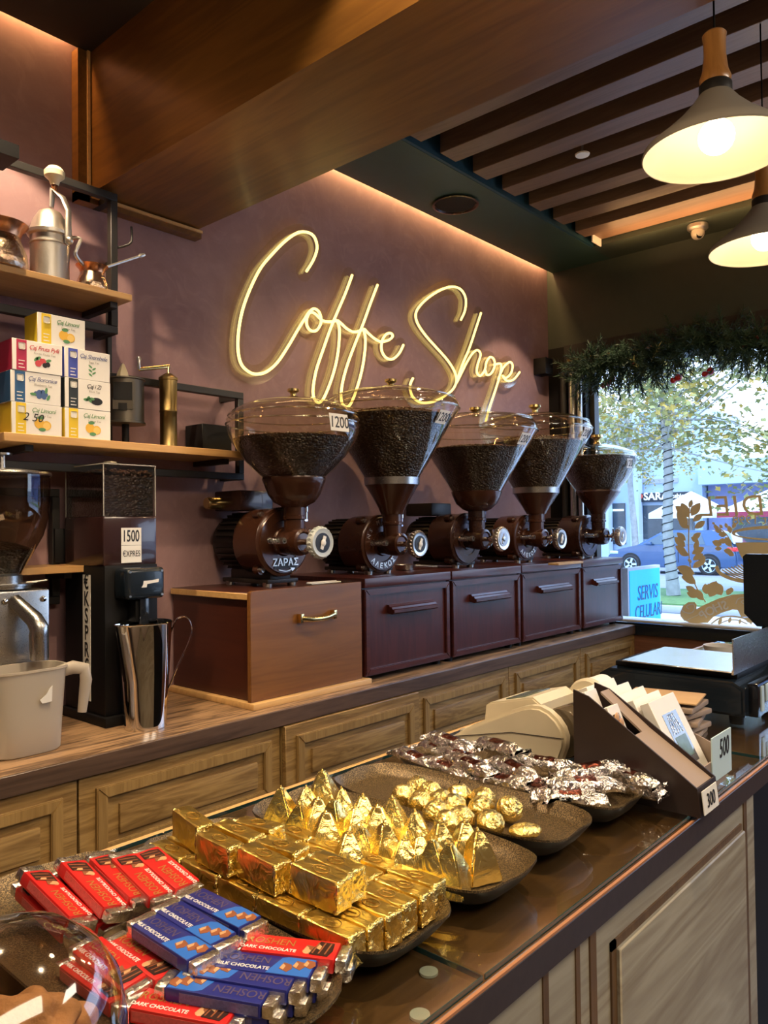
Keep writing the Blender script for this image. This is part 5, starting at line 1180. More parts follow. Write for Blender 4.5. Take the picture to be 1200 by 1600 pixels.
# ------------------------------------------------------------ gold foil sweets
def crinkle(m, amp, fr, seed, cuts=3):
    bmesh.ops.subdivide_edges(m.bm, edges=m.bm.edges[:], cuts=cuts, use_grid_fill=True)
    m.bm.normal_update()
    for v in m.bm.verts:
        s_ = Vector((seed*3.1, seed*1.7, seed)); v.co += v.normal*amp*(noise.noise(v.co*fr+s_)+0.6*abs(noise.noise(v.co*fr*2.3+s_)))
def crinkle_ends(m, L, seed):
    for v in m.bm.verts:
        e = max(0, abs(v.co.x)/(L/2)-0.72)/0.28
        if e > 0:
            n_ = noise.noise(Vector((v.co.y*230+seed, v.co.z*230, v.co.x*40))); v.co.x += math.copysign(1, v.co.x)*0.0016*e*n_; v.co.y *= 1-0.06*e*abs(n_)
protos = {}
def gold_block(k, L, Wd, H, seed):
    m = MB(); m.box((-L/2, -Wd/2, 0), (L/2, Wd/2, H), 0.0022, 2); crinkle(m, 0.0011, 90, seed, 4); crinkle_ends(m, L, seed)
    r = thing('gold_chocolate_block', 'x', 'wrapped chocolate'); m.build('foil_wrapper', 'goldsmooth', r, world=False, angle=25)
    for s_ in (-1, 1):
        m = MB(); m.box((min(s_*(L/2-0.004), s_*(L/2+0.0012)), -Wd/2+0.0005, 0.0006), (max(s_*(L/2-0.004), s_*(L/2+0.0012)), Wd/2-0.0005, H-0.0002), 0.002, 2); crinkle(m, 0.0022, 200, seed+s_, 4); m.build('folded_end', 'gold', r, world=False, angle=20)
    m = MB(); pts = []
    for i in range(25):
        a = 2*math.pi*i/24; pts.append((0.011*math.cos(a), Wd*0.30*math.sin(a), H+0.0006))
    m.tube(pts, 0.0005, 5); m.tube([(-0.006, 0, H+0.0006), (0.006, 0.002, H+0.0006)], 0.0005, 5); m.build('pressed_mark', 'goldpress', r, world=False)
    protos[k] = r; used[id(r)] = False
for s_ in range(4): gold_block('b%d' % s_, 0.066, 0.0245, 0.033, 3+s_)
def gpl(k, x, y, z, rz, label, tilt=0.0, yaw0=-90):
    mt = Matrix.Translation((x, y, z+(0.066/2*math.sin(abs(R(tilt)))))) @ Matrix.Rotation(R(yaw0+rz), 4, 'Z') @ Matrix.Rotation(R(tilt), 4, 'Y')
    return inst(protos[k], label, 'gold wrapped chocolate blocks', mt)
FT = FZ+0.0015
q = random.Random(17)
adj = ['front row', 'second row', 'third row', 'fourth row', 'back row']; posn = ['leftmost', 'second', 'third', 'fourth', 'fifth', 'sixth']
for r_ in range(5):
    for c_ in range(6):
        if (r_, c_) in ((4, 4), (4, 5), (4, 3)): continue
        x = 0.5525+0.0275*c_+q.uniform(-.0008, .0008); y = 0.5625+0.070*r_+0.006*(c_ == 5)*(r_ == 0)+q.uniform(-.0015, .0015)
        if r_ == 4: y += 0.004
        gpl('b%d' % ((r_*3+c_) % 4), x, y, FT, q.uniform(-1.5, 1.5), 'gold foil block in the lower layer, %s, %s from the red bars' % (adj[r_], posn[c_]))
up2 = [(0.571, 0.600, 'b1', 3, FT+0.0355, 'gold foil block on top of the heap, front left, square end showing'), (0.599, 0.604, 'b2', -2, FT+0.0355, 'gold foil block on top of the heap, front right'),
       (0.560, 0.678, 'b0', -2, FT+0.0355, 'gold foil block on top of the heap, second row, left'), (0.589, 0.681, 'b1', 2, FT+0.0355, 'gold foil block on top of the heap, second row, right'),
       (0.556, 0.752, 'b3', -3, FT+0.0355, 'gold foil block on top of the heap, third row, left'), (0.5845, 0.756, 'b1', 2, FT+0.0355, 'gold foil block on top of the heap, third row, middle'),
       (0.613, 0.750, 'b2', 4, FT+0.0355, 'gold foil block on top of the heap, third row, right'), (0.574, 0.832, 'b0', -8, FT+0.0355, 'gold foil block on top of the heap, at its very back')]
for i, (x, y, k, rz, z, l) in enumerate(up2): gpl(k, x, y, z, rz, l, [3, 0, 2, -2, 0, 3, -3, 4][i])
# pyramids
M['goldpyr'] = foil('pyramid foil', (1.0, 0.75, 0.20), 0.25, 34, 0.42, 0.004, (1.0, 0.84, 0.38))
for s_ in range(4):
    m = MB(); b_ = (0.0255, 0.0235, 0.0265, 0.0245)[s_]; H = (0.060, 0.056, 0.062, 0.058)[s_]
    v0 = [m.bm.verts.new(p) for p in ((-b_, -b_*0.9, 0.0), (b_, -b_, 0), (b_*0.95, b_, 0), (-b_, b_*0.95, 0))]
    v1 = [m.bm.verts.new((x*0.13, y*0.13, H)) for x, y in ((-b_, -b_), (b_, -b_), (b_, b_), (-b_, b_))]
    m.bm.faces.new(v0[::-1]); m.bm.faces.new(v1)
    for i in range(4): m.bm.faces.new((v0[i], v0[(i+1) % 4], v1[(i+1) % 4], v1[i]))
    bmesh.ops.bevel(m.bm, geom=m.bm.edges[:], offset=0.0018, segments=2, affect='EDGES'); crinkle(m, 0.0020, 34, 20+s_, 4)
    for v in m.bm.verts:
        k = min(max(v.co.z/H, 0), 1); f_ = 1+0.55*math.sin(math.pi*k)*k**0.3*0.55+0.25*k**3; v.co.x *= f_; v.co.y *= f_
    r = thing('gold_chocolate_pyramid', 'x', 'wrapped chocolate'); m.build('foil_wrapper', 'goldpyr', r, world=False, angle=22)
    m = MB(); m.tube([(0, 0, H-0.0015), (0.001, 0.001, H+0.0035)], [0.0022, 0.0012], 6); m.build('twisted_tip', 'gold', r, world=False)
    protos['p%d' % s_] = r; used[id(r)] = False
apex = [(439,1231,'at the far left back, nearest the cabinet doors'),(479,1226,'in the back row, close behind another peak'),(504,1207,'rising highest at the very back'),(534,1230,'in the back row, right of the tallest peak'),(568,1243,'in the back row, last towards the balls'),
        (468,1252,'wide one at the left, beside the flat gold blocks'),(521,1254,'crinkled one in the second row'),(556,1258,'right of the crinkled one in the second row'),(613,1246,'rearmost one beside the balls'),
        (565,1287,'smooth sided one in the third row'),(601,1290,'smooth one in the centre of the tray'),(649,1266,'with white lit face, beside the balls'),(688,1284,'between the two near the balls'),(633,1305,'dark sided one in the middle of the near group'),
        (510,1272,'low crumpled one leaning by the gold blocks'),(675,1309,'large one third from the tray front corner'),(727,1283,'behind the front corner pyramid'),(747,1292,'large one alone at the front corner of the tray'),(590,1262,'between two peaks in the second row'),(655,1303,'squeezed in the middle of the near group'),(545,1300,'beside the gold blocks, third row'),(702,1312,'low one in front of the near group'),(497,1250,'small one behind the low crumpled one')]
q = random.Random(3)
for i, (x, y, l) in enumerate(apex):
    p = atZ(x, y, FT+0.060)
    mt = Matrix.Translation((p.x, p.y, FT)) @ Matrix.Rotation(R(q.uniform(20, 70)), 4, 'Z')
    inst(protos['p%d' % (i % 4)], 'gold foil pyramid chocolate, '+l, 'gold foil pyramids', mt)
# balls
for s_ in range(3):
    m = MB(); m.ball((0, 0, 0.0185), 0.0192, 4, (1, 1, 0.97), nz=0.0022, nf=110+s_*7)
    for v in m.bm.verts:
        if v.co.z < 0.0015: v.co.z = 0.0015
    r = thing('gold_chocolate_ball', 'x', 'wrapped chocolate'); m.build('foil_wrapper', 'gold', r, world=False, angle=30)
    m = MB(); m.lathe([(0.0155, 0.0005), (0.0170, 0.004), (0.0182, 0.008)], seg=20, cap=False)
    for j, v in enumerate(m.bm.verts): v.co.x *= 1+0.05*(-1)**j; v.co.y *= 1+0.05*(-1)**j
    m.build('paper_cup', 'clearbox', r, world=False); protos['o%d' % s_] = r; used[id(r)] = False
balls = [(653,1230,'rearmost'),(631,1243,'at the back left'),(673,1238,'at the back, second from the left'),(657,1255,'in the second row, left'),(681,1269,'in the second row, middle'),(709,1260,'in the second row, right'),(717,1243,'at the back right'),
         (721,1279,'at the front, left'),(754,1248,'right of the back right one'),(752,1263,'in the third row, right'),(766,1286,'at the front, beside the oval one'),(700,1286,'half hidden between the pyramids'),(690,1252,'in the middle of the heap')]
for i, (x, y, l) in enumerate(balls):
    p = atZ(x, y, FT+0.0185); inst(protos['o%d' % (i % 3)], 'round gold foil chocolate ball, '+l, 'gold foil balls', Matrix.Translation((p.x, p.y, FT-0.001)) @ Matrix.Rotation(i*1.3, 4, 'Z'))
p = atZ(796, 1264, FT+0.020); m = MB(); m.ball((p.x, p.y, FT+0.0195), 0.0195, 4, (1, 0.95, 1), nz=0.0025, nf=90); tag(m.build('gold_chocolate_ball', 'gold'), 'largest round gold foil ball, right of the heap of balls', 'wrapped chocolate')
p = atZ(821, 1297, FT+0.009); m = MB(); m.ball((p.x, p.y, FT+0.0085), 0.021, 4, (1.15, 0.85, 0.42), nz=0.002, nf=100, mat=Matrix.Rotation(R(-35), 4, 'Z')); tag(m.build('gold_chocolate_egg', 'gold'), 'flat oval gold foil chocolate lying alone in front of the balls', 'wrapped chocolate')

# ------------------------------------------------------------ silver wrapped sweets
for s_ in range(3):
    m = MB(); L = 0.116; n1, n2 = 44, 28; rg = []
    for i in range(n1+1):
        x = -L/2+L*i/n1; e = max(0.0, (abs(x)/(L/2)-0.62)/0.38)
        ring = []
        for k in range(n2):
            a = 2*math.pi*k/n2; ry = 0.0165*(1-0.30*math.sin(min(e, 1)*math.pi))*(1+0.25*e*e*2); rz = 0.0112*(1-e)**0.7+0.0010+0.0006*e
            nn = 1.5*noise.noise(Vector((x*95+s_*5, math.cos(a)*1.6, math.sin(a)*1.6)))+0.8*abs(noise.noise(Vector((x*210, math.cos(a)*3, math.sin(a)*3+s_)))); n3 = noise.noise(Vector((x*30, k*0.9, s_*9)))
            ring.append(m.bm.verts.new((x+0.002*n3*e, (ry+0.0013*nn)*math.cos(a), 0.0122+(rz+0.0014*nn)*math.sin(a)+e*0.0045*math.sin(k*0.9+math.cos(a)*9+s_))))
        rg.append(ring)
    for a, b in zip(rg, rg[1:]):
        for k in range(n2):
            f = m.bm.faces.new((a[k], b[k], b[(k+1) % n2], a[(k+1) % n2]))
    m.bm.faces.new(rg[0][::-1]); m.bm.faces.new(rg[-1])
    r = thing('silver_wrapped_sweet', 'x', 'wrapped chocolate'); m.build('foil_wrapper', 'silver', r, world=False, angle=24)
    m = MB()
    rg = []
    for i in range(17):
        x = -0.015+0.034*i/16; ring = []
        for k in range(15):
            a = R(48+84*k/14); nn = noise.noise(Vector((x*95+s_*5, math.cos(a)*1.6, math.sin(a)*1.6))); ring.append(m.bm.verts.new((x, (0.0168+0.0013*nn)*math.cos(a), 0.0124+(0.0126+0.0014*nn)*math.sin(a))))
        rg.append(ring)
    for a, b in zip(rg, rg[1:]):
        for k in range(14): m.bm.faces.new((a[k], b[k], b[k+1], a[k+1]))
    m.build('printed_band', 'darkwrap', r, world=False); protos['s%d' % s_] = r; used[id(r)] = False
sw = [(60,130,215,195,0,'leftmost, at the back edge of the tray'),(165,95,300,150,0,'second from the left at the back'),(205,65,370,118,2,'lying highest at the back left'),(300,165,440,215,1,'in the middle of the left group'),(400,75,590,145,2,'broad one with brown printed face, on top'),
      (150,180,330,250,0,'bottom one at the front left'),(250,120,420,190,1,'crossing the left group'),(410,250,560,285,0,'front one below the broad brown one'),(470,170,650,245,1,'in the centre of the heap'),(560,165,800,195,1,'with red brown print in the centre'),(590,275,690,345,0,'brown one with gold tip, front centre'),
      (690,325,880,330,0,'nearest one on the right side'),(730,280,960,265,1,'second from the front on the right side'),(760,225,990,200,2,'rear one on the right side'),(1000,200,1130,235,1,'with crumpled silver end at the right rim'),(980,260,1110,290,0,'under the crumpled end at the right rim')]
for i, (x1, y1, x2, y2, lv, l) in enumerate(sw):
    z = FT+0.001+lv*0.0135; a = atZ(600+x1/2.727, 1130+y1/2.727, z+0.009); b = atZ(600+x2/2.727, 1130+y2/2.727, z+0.009); c = (a+b)/2; d = b-a
    c.x = min(max(c.x, 1.075), 1.19)
    mt = Matrix.Translation((c.x, c.y, z)) @ Matrix.Rotation(math.atan2(d.y, d.x), 4, 'Z') @ Matrix.Rotation(R([3, -4, 2][i % 3]), 4, 'Y')
    inst(protos['s%d' % (i % 3)], 'silver wrapped sweet, '+l, 'silver wrapped sweets', mt)

# ------------------------------------------------------------ adding machine
t = thing('adding_machine', 'cream printing calculator standing behind the silver sweets', 'calculator', (1.38, 0.8, GZ))
def side(x0, x1, prof, nm, mat, bev=0.004): m = MB(); m.prism(prof, 'x', x0, x1, bev); return m.build(nm, mat, t)
pr = [(0.945, 1.060), (0.945, 1.078), (0.89, 1.112), (0.805, 1.151), (0.775, 1.163), (0.759, 1.167), (0.74, 1.168), (0.722, 1.162), (0.705, 1.150), (0.694, 1.136), (0.688, 1.120), (0.690, 1.10), (0.700, 1.075), (0.712, 1.060)]
side(1.262, 1.288, pr, 'side_panel', 'cream', 0.006)
m = MB(); m.tube([(1.2613, 0.93, 1.083), (1.2613, 0.80, 1.112), (1.2613, 0.69, 1.118)], 0.0008, 5); m.build('seam', 'counter_edge', t)
side(1.288, 1.432, [(0.95, 1.060), (0.95, 1.076), (0.90, 1.095), (0.84, 1.108), (0.78, 1.125), (0.77, 1.10), (0.72, 1.08), (0.72, 1.06)], 'body', 'cream')
side(1.432, 1.458, pr, 'side_panel', 'cream', 0.006)
d_ = side(1.292, 1.428, [(0.885, 1.095), (0.878, 1.146), (0.868, 1.153), (0.772, 1.176), (0.755, 1.165), (0.75, 1.10)], 'display_hood', 'cream', 0.003)
F_ = frame((1.362, 0.820, 1.1655), (1, 0, 0), (0, -0.9724, 0.233))
m = MB(); m.box((-0.050, -0.024, -0.001), (0.050, 0.020, 0.0012), 0.001, 1, mat=F_); m.build('display_window', 'lcd', d_)
for j in range(5):
    for i in range(8):
        zz_ = 1.079+0.0075*j
        m = MB(); m.box((1.297+i*0.0165, 0.934-0.0175*j, zz_), (1.309+i*0.0165, 0.946-0.0175*j, zz_+0.009), 0.0015, 1); m.build('key', 'cream' if (i+j) % 5 else 'shade_out', t)
M['smokedplastic'] = plain('smoky brown plastic', (0.11, 0.085, 0.055), 0.15, coat=0.6)
m = MB(); m.lathe([(0.044, 1.292), (0.046, 1.296), (0.046, 1.428), (0.044, 1.431)], (0, 0.712, 1.118), 'x', 36); m.build('printer_cover', 'smokedplastic', t)
m = MB(); m.lathe([(0.004, 1.450), (0.036, 1.450), (0.040, 1.454), (0.040, 1.468), (0.004, 1.472)], (0, 0.742, 1.150), 'x', 40); m.build('roll_end_disc', 'cream', t)
m = MB(); m.lathe([(0.01, 1.475), (0.028, 1.475), (0.028, 1.53), (0.01, 1.53)], (0, 0.742, 1.160), 'x', 36); m.build('paper_roll', 'label', t)

# ------------------------------------------------------------ card display stands
t = thing('card_display_stand', 'dark brown wedge display carton with a 300 price card on its front', 'display stand', (1.245, 0.54, GZ))
wed = [(0.430, GZ), (0.435, 1.097), (0.470, 1.121), (0.612, 1.214), (0.640, 1.222), (0.640, GZ)]
m = MB(); m.prism(wed, 'x', 1.205, 1.208); m.build('side_wall', 'brownbox', t)
m = MB(); m.prism(wed, 'x', 1.283, 1.286); m.build('side_wall', 'brownbox', t)
m = MB(); m.prism([(0.430, GZ), (0.435, 1.097), (0.438, 1.097), (0.433, GZ)], 'x', 1.208, 1.283); fw_ = m.build('front_wall', 'brownbox', t)
m = MB(); m.prism([(0.437, 1.092), (0.54, 1.158), (0.54, 1.154), (0.437, 1.088)], 'x', 1.208, 1.2830); m.prism([(0.54, 1.158), (0.613, 1.214), (0.613, 1.210), (0.54, 1.154)], 'x', 1.252, 1.2830); m.build('sloping_top', 'tancard', t)
m = MB(); m.prism([(0.4255, GZ+0.004), (0.4295, 1.093), (0.4307, 1.093), (0.427, GZ+0.004)], 'x', 1.209, 1.272); c_ = m.build('price_card', 'label', t)
m = MB(); add_text(m, '300', 0.030, frame((1.240, 0.4265, 1.075), (1, 0, 0), (0, 0.1, 1)) @ Matrix.Diagonal((0.8, 1, 1, 1)), thick=0.0003, shear=0.1); m.build('price_lettering', 'ink', c_)
def carton(name, label, c, w_, h_, d_, lean, window, group=None):
    F_ = Matrix.Translation(c) @ Matrix.Rotation(R(lean), 4, 'X')
    t = thing(name, label, 'box', c, group)
    m = MB(); m.box((-w_/2, -d_/2, 0), (w_/2, d_/2, h_), 0.0008, 1, mat=F_); m.build('carton', 'white', t)
    if window:
        m = MB(); m.box((-w_*0.27, -d_/2-0.0006, h_*0.16), (w_*0.27, -d_/2+0.0005, h_*0.80), mat=F_); wn_ = m.build('window', window, t)
        if window == 'lcd2': 
            m = MB()
            for i in range(4): m.ball(F_ @ Vector((w_*0.1*(-1)**i, -d_/2-0.0012, h_*(0.24+0.15*i))), 0.011, 2, (0.8, 0.25, 1))
            m.build('nuts', 'choclight', wn_)
        else:
            m = MB(); m.box((-w_*0.20, -d_/2-0.0012, h_*0.24), (w_*0.20, -d_/2, h_*0.50), 0.0005, 1, mat=F_); m.build('wrapped_sweet', 'greenfoil', wn_)
            m = MB()
            for i in range(5): m.prism([(-w_*0.2+i*w_*0.09, h_*0.53), (-w_*0.16+i*w_*0.09, h_*0.53), (-w_*0.1+i*w_*0.05, h_*0.78), (-w_*0.12+i*w_*0.05, h_*0.78)], 'y', -d_/2-0.001, -d_/2-0.0004)
            bmesh.ops.transform(m.bm, matrix=F_, verts=m.bm.verts); m.build('foil_folds', 'silver', wn_)
    return t
M['lcd2'] = plain('dark clear window', (0.05, 0.035, 0.03), 0.1, coat=0.6); M['lcd3'] = plain('grey clear window', (0.12, 0.13, 0.16), 0.1, coat=0.6)
M['greenfoil'] = plain('green print', (0.10, 0.16, 0.12), 0.3, var=0.5, scale=90)
carton('nut_box', 'small white box with a window of nuts, leaning in the brown 300 stand', (1.230, 0.560, 1.130), 0.040, 0.072, 0.012, -22, 'lcd2')
carton('nut_box', 'white folded box flap behind the nut box at the back of the brown stand', (1.232, 0.610, 1.170), 0.042, 0.050, 0.014, -22, None)
t = thing('card_display_stand', 'tan wedge display carton behind the brown one, with a pale blue 500 card', 'display stand', (1.36, 0.56, GZ))
wd2 = [(0.462, GZ), (0.462, 1.105), (0.62, 1.165), (0.68, 1.175), (0.68, GZ)]
m = MB(); m.prism(wd2, 'x', 1.290, 1.293); m.build('side_wall', 'tancard', t)
m = MB(); m.prism(wd2, 'x', 1.417, 1.420); m.build('side_wall', 'tancard', t)
m = MB(); m.box((1.293, 0.462, GZ), (1.417, 0.465, 1.10)); m.build('front_wall', 'tancard', t)
m = MB(); m.box((1.345, 0.4595, 1.065), (1.442, 0.4615, 1.140)); c_ = m.build('price_card', 'bluelabel', t)
m = MB(); add_text(m, '500', 0.045, frame((1.404, 0.459, 1.113), (1, 0, 0), (0, 0, 1)) @ Matrix.Diagonal((0.72, 1, 1, 1)), thick=0.0003, shear=0.12, bold=0.0004); m.build('price_lettering', 'ink', c_)
wl = ['front white slim box with a clear window showing green foil', 'second slim white box in the tan stand', 'third slim white box in the tan stand', 'fourth slim white box in the tan stand', 'rearmost slim white box in the tan stand']
for i in range(5): carton('chocolate_carton', wl[i], (1.352, 0.492+0.029*i, 1.068+0.004*i), 0.112, 0.140-0.004*(i > 0), 0.0175, -27, 'lcd3' if i == 0 else None, 'slim white boxes in the tan stand')
# kraft bags
for i in range(6):
    m = MB(); a = R([8, -5, 12, -9, 4, 10][i]); x, y = 1.66, 0.665; z = GZ+0.0145*i if i < 5 else 1.152
    m.box((-0.06, -0.075, 0), (0.06, 0.075, 0.011 if i < 5 else 0.004), 0.003, 2, mat=Matrix.Translation((x, y, z if i < 5 else GZ+0.075)) @ Matrix.Rotation(a, 4, 'Z'))
    o = m.build('paper_bag', 'kraft' if i == 5 else 'tancard'); tag(o, ('folded brown paper bag, %s' % ['lowest of the stack behind the white boxes', 'second from the bottom of the stack', 'third from the bottom of the stack', 'fourth from the bottom of the stack', 'second from the top of the stack', 'flat on top of the stack by the scale'][i]), 'paper bag', 'stacked paper bags by the scale')

# ------------------------------------------------------------ scale
t = thing('shop_scale', 'black shop scale with wide steel platter and upright steel guard', 'scale', (1.98, 0.7, GZ))
m = MB(); m.prism([(0.545, 1.075), (0.545, 1.135), (0.57, 1.150), (0.86, 1.150), (0.885, 1.135), (0.885, 1.075)], 'x', 1.800, 2.10, 0.006); b_ = m.build('body', 'navy', t)
m = MB(); m.prism([(1.815, 1.08), (1.83, 1.145), (1.86, 1.14), (1.90, 1.09)], 'y', 0.535, 0.546); 
m = MB(); m.box((1.835, 0.525, 1.07), (2.07, 0.550, 1.145), 0.006, 2); kp = m.build('customer_panel', 'blackgloss', t)
m = MB(); m.box((1.85, 0.522, 1.083), (1.868, 0.526, 1.138)); m.box((1.885, 0.522, 1.10), (1.93, 0.526, 1.138), 0.002); m.build('panel_painted_highlight', 'bluelabel', kp)  # pale blue patches paint highlights onto the glossy black panel
m = MB(); m.box((1.84, 0.57, 1.150), (2.08, 0.86, 1.163), 0.003); m.build('platter_frame', 'black', t)
m = MB(); m.box((1.815, 0.575, 1.1665), (2.085, 0.832, 1.1700), 0.001, 1); pf = m.build('platter', 'platter', t)
m = MB(); m.box((1.819, 0.571, 1.162), (2.09, 0.576, 1.172)); m.box((1.819, 0.571, 1.172), (2.09, 0.5735, 1.242)); m.build('upright_guard', 'steel', pf)
for fx in (1.83, 2.07):
    for fy in (0.57, 0.86):
        m = MB(); m.lathe([(0.015, GZ), (0.017, 1.076)], (fx, fy, 0), seg=16); m.build('foot', 'black', t)
m = MB(); 
m.tube(smooth_path([(2.38, 0.78, 1.19), (2.38, 0.765, 1.205), (2.38, 0.735, 1.208), (2.38, 0.71, 1.198)]), 0.004, 8)
m.bm.free()
t = thing('cup', 'white cup rim showing behind the scale guard', 'cup', (2.35, 0.80, GZ))
m = MB(); m.lathe([(0.0, GZ), (0.030, GZ), (0.042, GZ+0.075), (0.045, GZ+0.093), (0.041, GZ+0.091), (0.03, GZ+0.006), (0, GZ+0.005)], (2.35, 0.775, 0), seg=36, cap=False); m.build('body', 'white', t)
# till screen
t = thing('till_screen', 'black till screen seen edge-on at the right edge of the photo', 'screen', (2.42, 0.62, GZ))
m = MB(); m.prism([(0.60, 1.30), (0.715, 1.30), (0.715, 1.405), (0.708, 1.412), (0.35, 1.412), (0.35, 1.20), (0.66, 1.20), (0.715, 1.245)], 'x', 2.38, 2.41) if False else m.prism([(0.35, 1.205), (0.682, 1.205), (0.716, 1.240), (0.716, 1.405), (0.708, 1.412), (0.35, 1.412)], 'x', 2.38, 2.42, 0.003); m.build('screen', 'navy', t)
m = MB(); m.box((2.39, 0.46, GZ+0.012), (2.43, 0.672, 1.21), 0.004); m.build('stand', 'black', t)
m = MB(); m.box((2.33, 0.47, GZ), (2.50, 0.70, GZ+0.014), 0.004); m.build('base', 'black', t)
m = MB(); m.tube(smooth_path([(2.385, 0.668, 1.17), (2.375, 0.672, 1.15), (2.38, 0.66, 1.13), (2.375, 0.668, 1.12)]), 0.005, 8); m.build('cable_end', 'steel', t)

# ------------------------------------------------------------ cookie dome
c = atZ(30, 1640, GZ+0.02); cx, cy = 0.305, 0.545
t = thing('cookie_dome', 'clear dome over a dish of cookies in the bottom left corner', 'cake dome', (cx, cy, GZ))
c = atZ(12, 1625, 1.165); cx, cy = c.x, c.y; dr_ = 180/FPX*(c-CP).dot(fw); zd = 1.165
t.location = (cx, cy, GZ)
m = MB(); m.lathe([(dr_*1.0, zd-0.045), (dr_*1.02, zd-0.04), (dr_, zd), (dr_*0.93, zd+dr_*0.38), (dr_*0.76, zd+dr_*0.66), (dr_*0.5, zd+dr_*0.87), (dr_*0.25, zd+dr_*0.97), (0.001, zd+dr_)], (cx, cy, 0), seg=72, cap=False); m.build('dome', 'dome', t)
m = MB(); m.lathe([(0, GZ), (0.045, GZ), (0.047, GZ+0.005), (0.012, GZ+0.02), (0.012, zd-0.062), (0.05, zd-0.056), (dr_*1.06, zd-0.052), (dr_*1.07, zd-0.046), (0.05, zd-0.05), (0, zd-0.05)], (cx, cy, 0), seg=60, cap=False); m.build('dish', 'clearbox', t)
q = random.Random(11)
ck = [(0.0, 0.030, 0.0, 0.032), (0.028, -0.018, 0.0, 0.033), (-0.030, -0.012, 0.0, 0.032), (0.012, 0.006, 0.030, 0.035), (0.038, 0.020, 0.012, 0.026), (-0.022, 0.028, 0.026, 0.028)]
cl = ['golden cookie at the back of the dish under the dome', 'golden cookie at the right of the dish under the dome', 'golden cookie at the left of the dish under the dome', 'golden cookie lying on top of the others under the dome', 'small golden cookie by the right wall of the dome', 'small golden cookie by the far wall of the dome']
for i, (a, b, z_, r_) in enumerate(ck):
    m = MB(); m.ball((cx+a, cy+b, zd-0.030+z_), r_, 5, (1, 0.95, 0.52), nz=0.011, nf=60); tag(m.build('cookie', 'cookie'), cl[i], 'cookie', 'cookies under the dome')

# ------------------------------------------------------------ window decal
DX = XW+0.083
t = thing('window_decal', 'gold mirrored shop emblem with laurel branches, cup and ribbon stuck on the window', 'window sticker', (DX, 1.3, 1.0))
def dpt(x, y): p = atX(x, y, DX); return (p.y, p.z)
def dz(x, y): return (1040+x/7.275, 780+y/7.275)      # enlargement coordinates of the emblem
DPN = [0]
def dpoly(m, pts, dx=0.0):
    DPN[0] = (DPN[0]+1) % 60; dx = dx+DPN[0]*0.00002
    m.prism([dpt(*dz(*p)) for p in pts], 'x', DX-dx-0.0006, DX-dx)
def leafp(m, x0, y0, x1, y1, wd=0.28):
    d = Vector((x1-x0, y1-y0)); n_ = Vector((-d.y, d.x)); pts = []
    for k in range(9): s_ = k/8; pts.append(Vector((x0, y0))+d*s_+n_*wd*0.62*math.sin(math.pi*s_)**0.8)
    for k in range(7, 0, -1): s_ = k/8; pts.append(Vector((x0, y0))+d*s_-n_*wd*0.62*math.sin(math.pi*s_)**0.8)
    dpoly(m, [(p.x, p.y) for p in pts])
def dline(m, pts, w_):
    P = smooth_path([Vector((a, b, 0)) for a, b in pts], 5); L_ = []; R_ = []
    for i, p in enumerate(P):
        a = P[max(i-1, 0)]; b = P[min(i+1, len(P)-1)]; d = (b-a).normalized(); n_ = Vector((-d.y, d.x, 0))*w_/2; L_.append((p.x+n_.x, p.y+n_.y)); R_.append((p.x-n_.x, p.y-n_.y))
    for i in range(len(P)-1):
        q_ = [L_[i], L_[i+1], R_[i+1], R_[i]]; dpoly(m, q_)
m = MB()
dline(m, [(455, 1170), (340, 980), (285, 780), (262, 560), (265, 330), (272, 100)], 13)
for a in [(265,330,150,250),(250,300,130,140),(262,210,180,40),(240,170,110,80),(272,100,300,5),(280,150,360,60),(290,190,395,40),(275,160,345,110),(330,330,450,250),(310,250,420,170),(230,470,130,380),(225,540,100,430),(235,600,110,530),(265,640,140,580),
          (300,460,400,380),(300,620,440,550),(330,580,370,470),(310,690,430,620),(300,720,250,680),(330,850,130,770),(345,960,190,850),(300,920,180,880),(350,1060,230,990),(370,1110,240,1060),(430,1150,330,1020),(400,760,440,640),(310,780,420,700),(290,430,380,490)]: leafp(m, *a, wd=0.42)
m.build('laurel_branch', 'decal', t, smooth=False); m = MB()
dline(m, [(760, 560), (720, 440), (650, 360), (560, 290)], 12)
for a in [(560,290,530,260),(600,340,545,300),(640,370,560,350),(650,330,610,290),(700,400,600,400),(700,330,680,270),(740,390,720,300),(760,330,800,270),(640,520,530,480),(640,560,560,560),(700,480,600,470),(740,540,680,430),(760,600,660,580),(780,640,700,600)]: leafp(m, *a, wd=0.5)
m.build('laurel_branch', 'decal', t, smooth=False)
m = MB()     # cup and saucer
out = [(1320+570*math.cos(a)*1.0, 385+88*math.sin(a)) for a in [2*math.pi*i/40 for i in range(40)]]
inn = [(1320+530*math.cos(a), 392+58*math.sin(a)) for a in [2*math.pi*i/40 for i in range(40)]]
for i in range(40): j = (i+1) % 40; dpoly(m, [out[i], out[j], inn[j], inn[i]])
dpoly(m, [(790, 490), (1850, 490), (1780, 640), (1680, 760), (1560, 830), (1080, 830), (930, 760), (850, 640)])
for k in range(7):
    dline(m, [(640+k*36, 800-k*2-8*k), (760+k*28, 870-12*k), (900+k*22, 915-16*k), (1100, 930-17*k)], 14)
dline(m, [(575, 760), (620, 840), (740, 900), (900, 935), (1150, 945)], 40)
m.build('cup_picture', 'decal', t, smooth=False)
m = MB()     # ribbon
dpoly(m, [(165, 1290), (200, 1210), (260, 1170), (330, 1170), (355, 1200), (350, 1250), (420, 1210), (600, 1130), (760, 1085), (900, 1075), (1000, 1090), (1010, 1150), (1010, 1330), (860, 1340), (820, 1260), (760, 1255), (640, 1290), (540, 1340), (480, 1405), (300, 1410), (210, 1380), (170, 1330)])
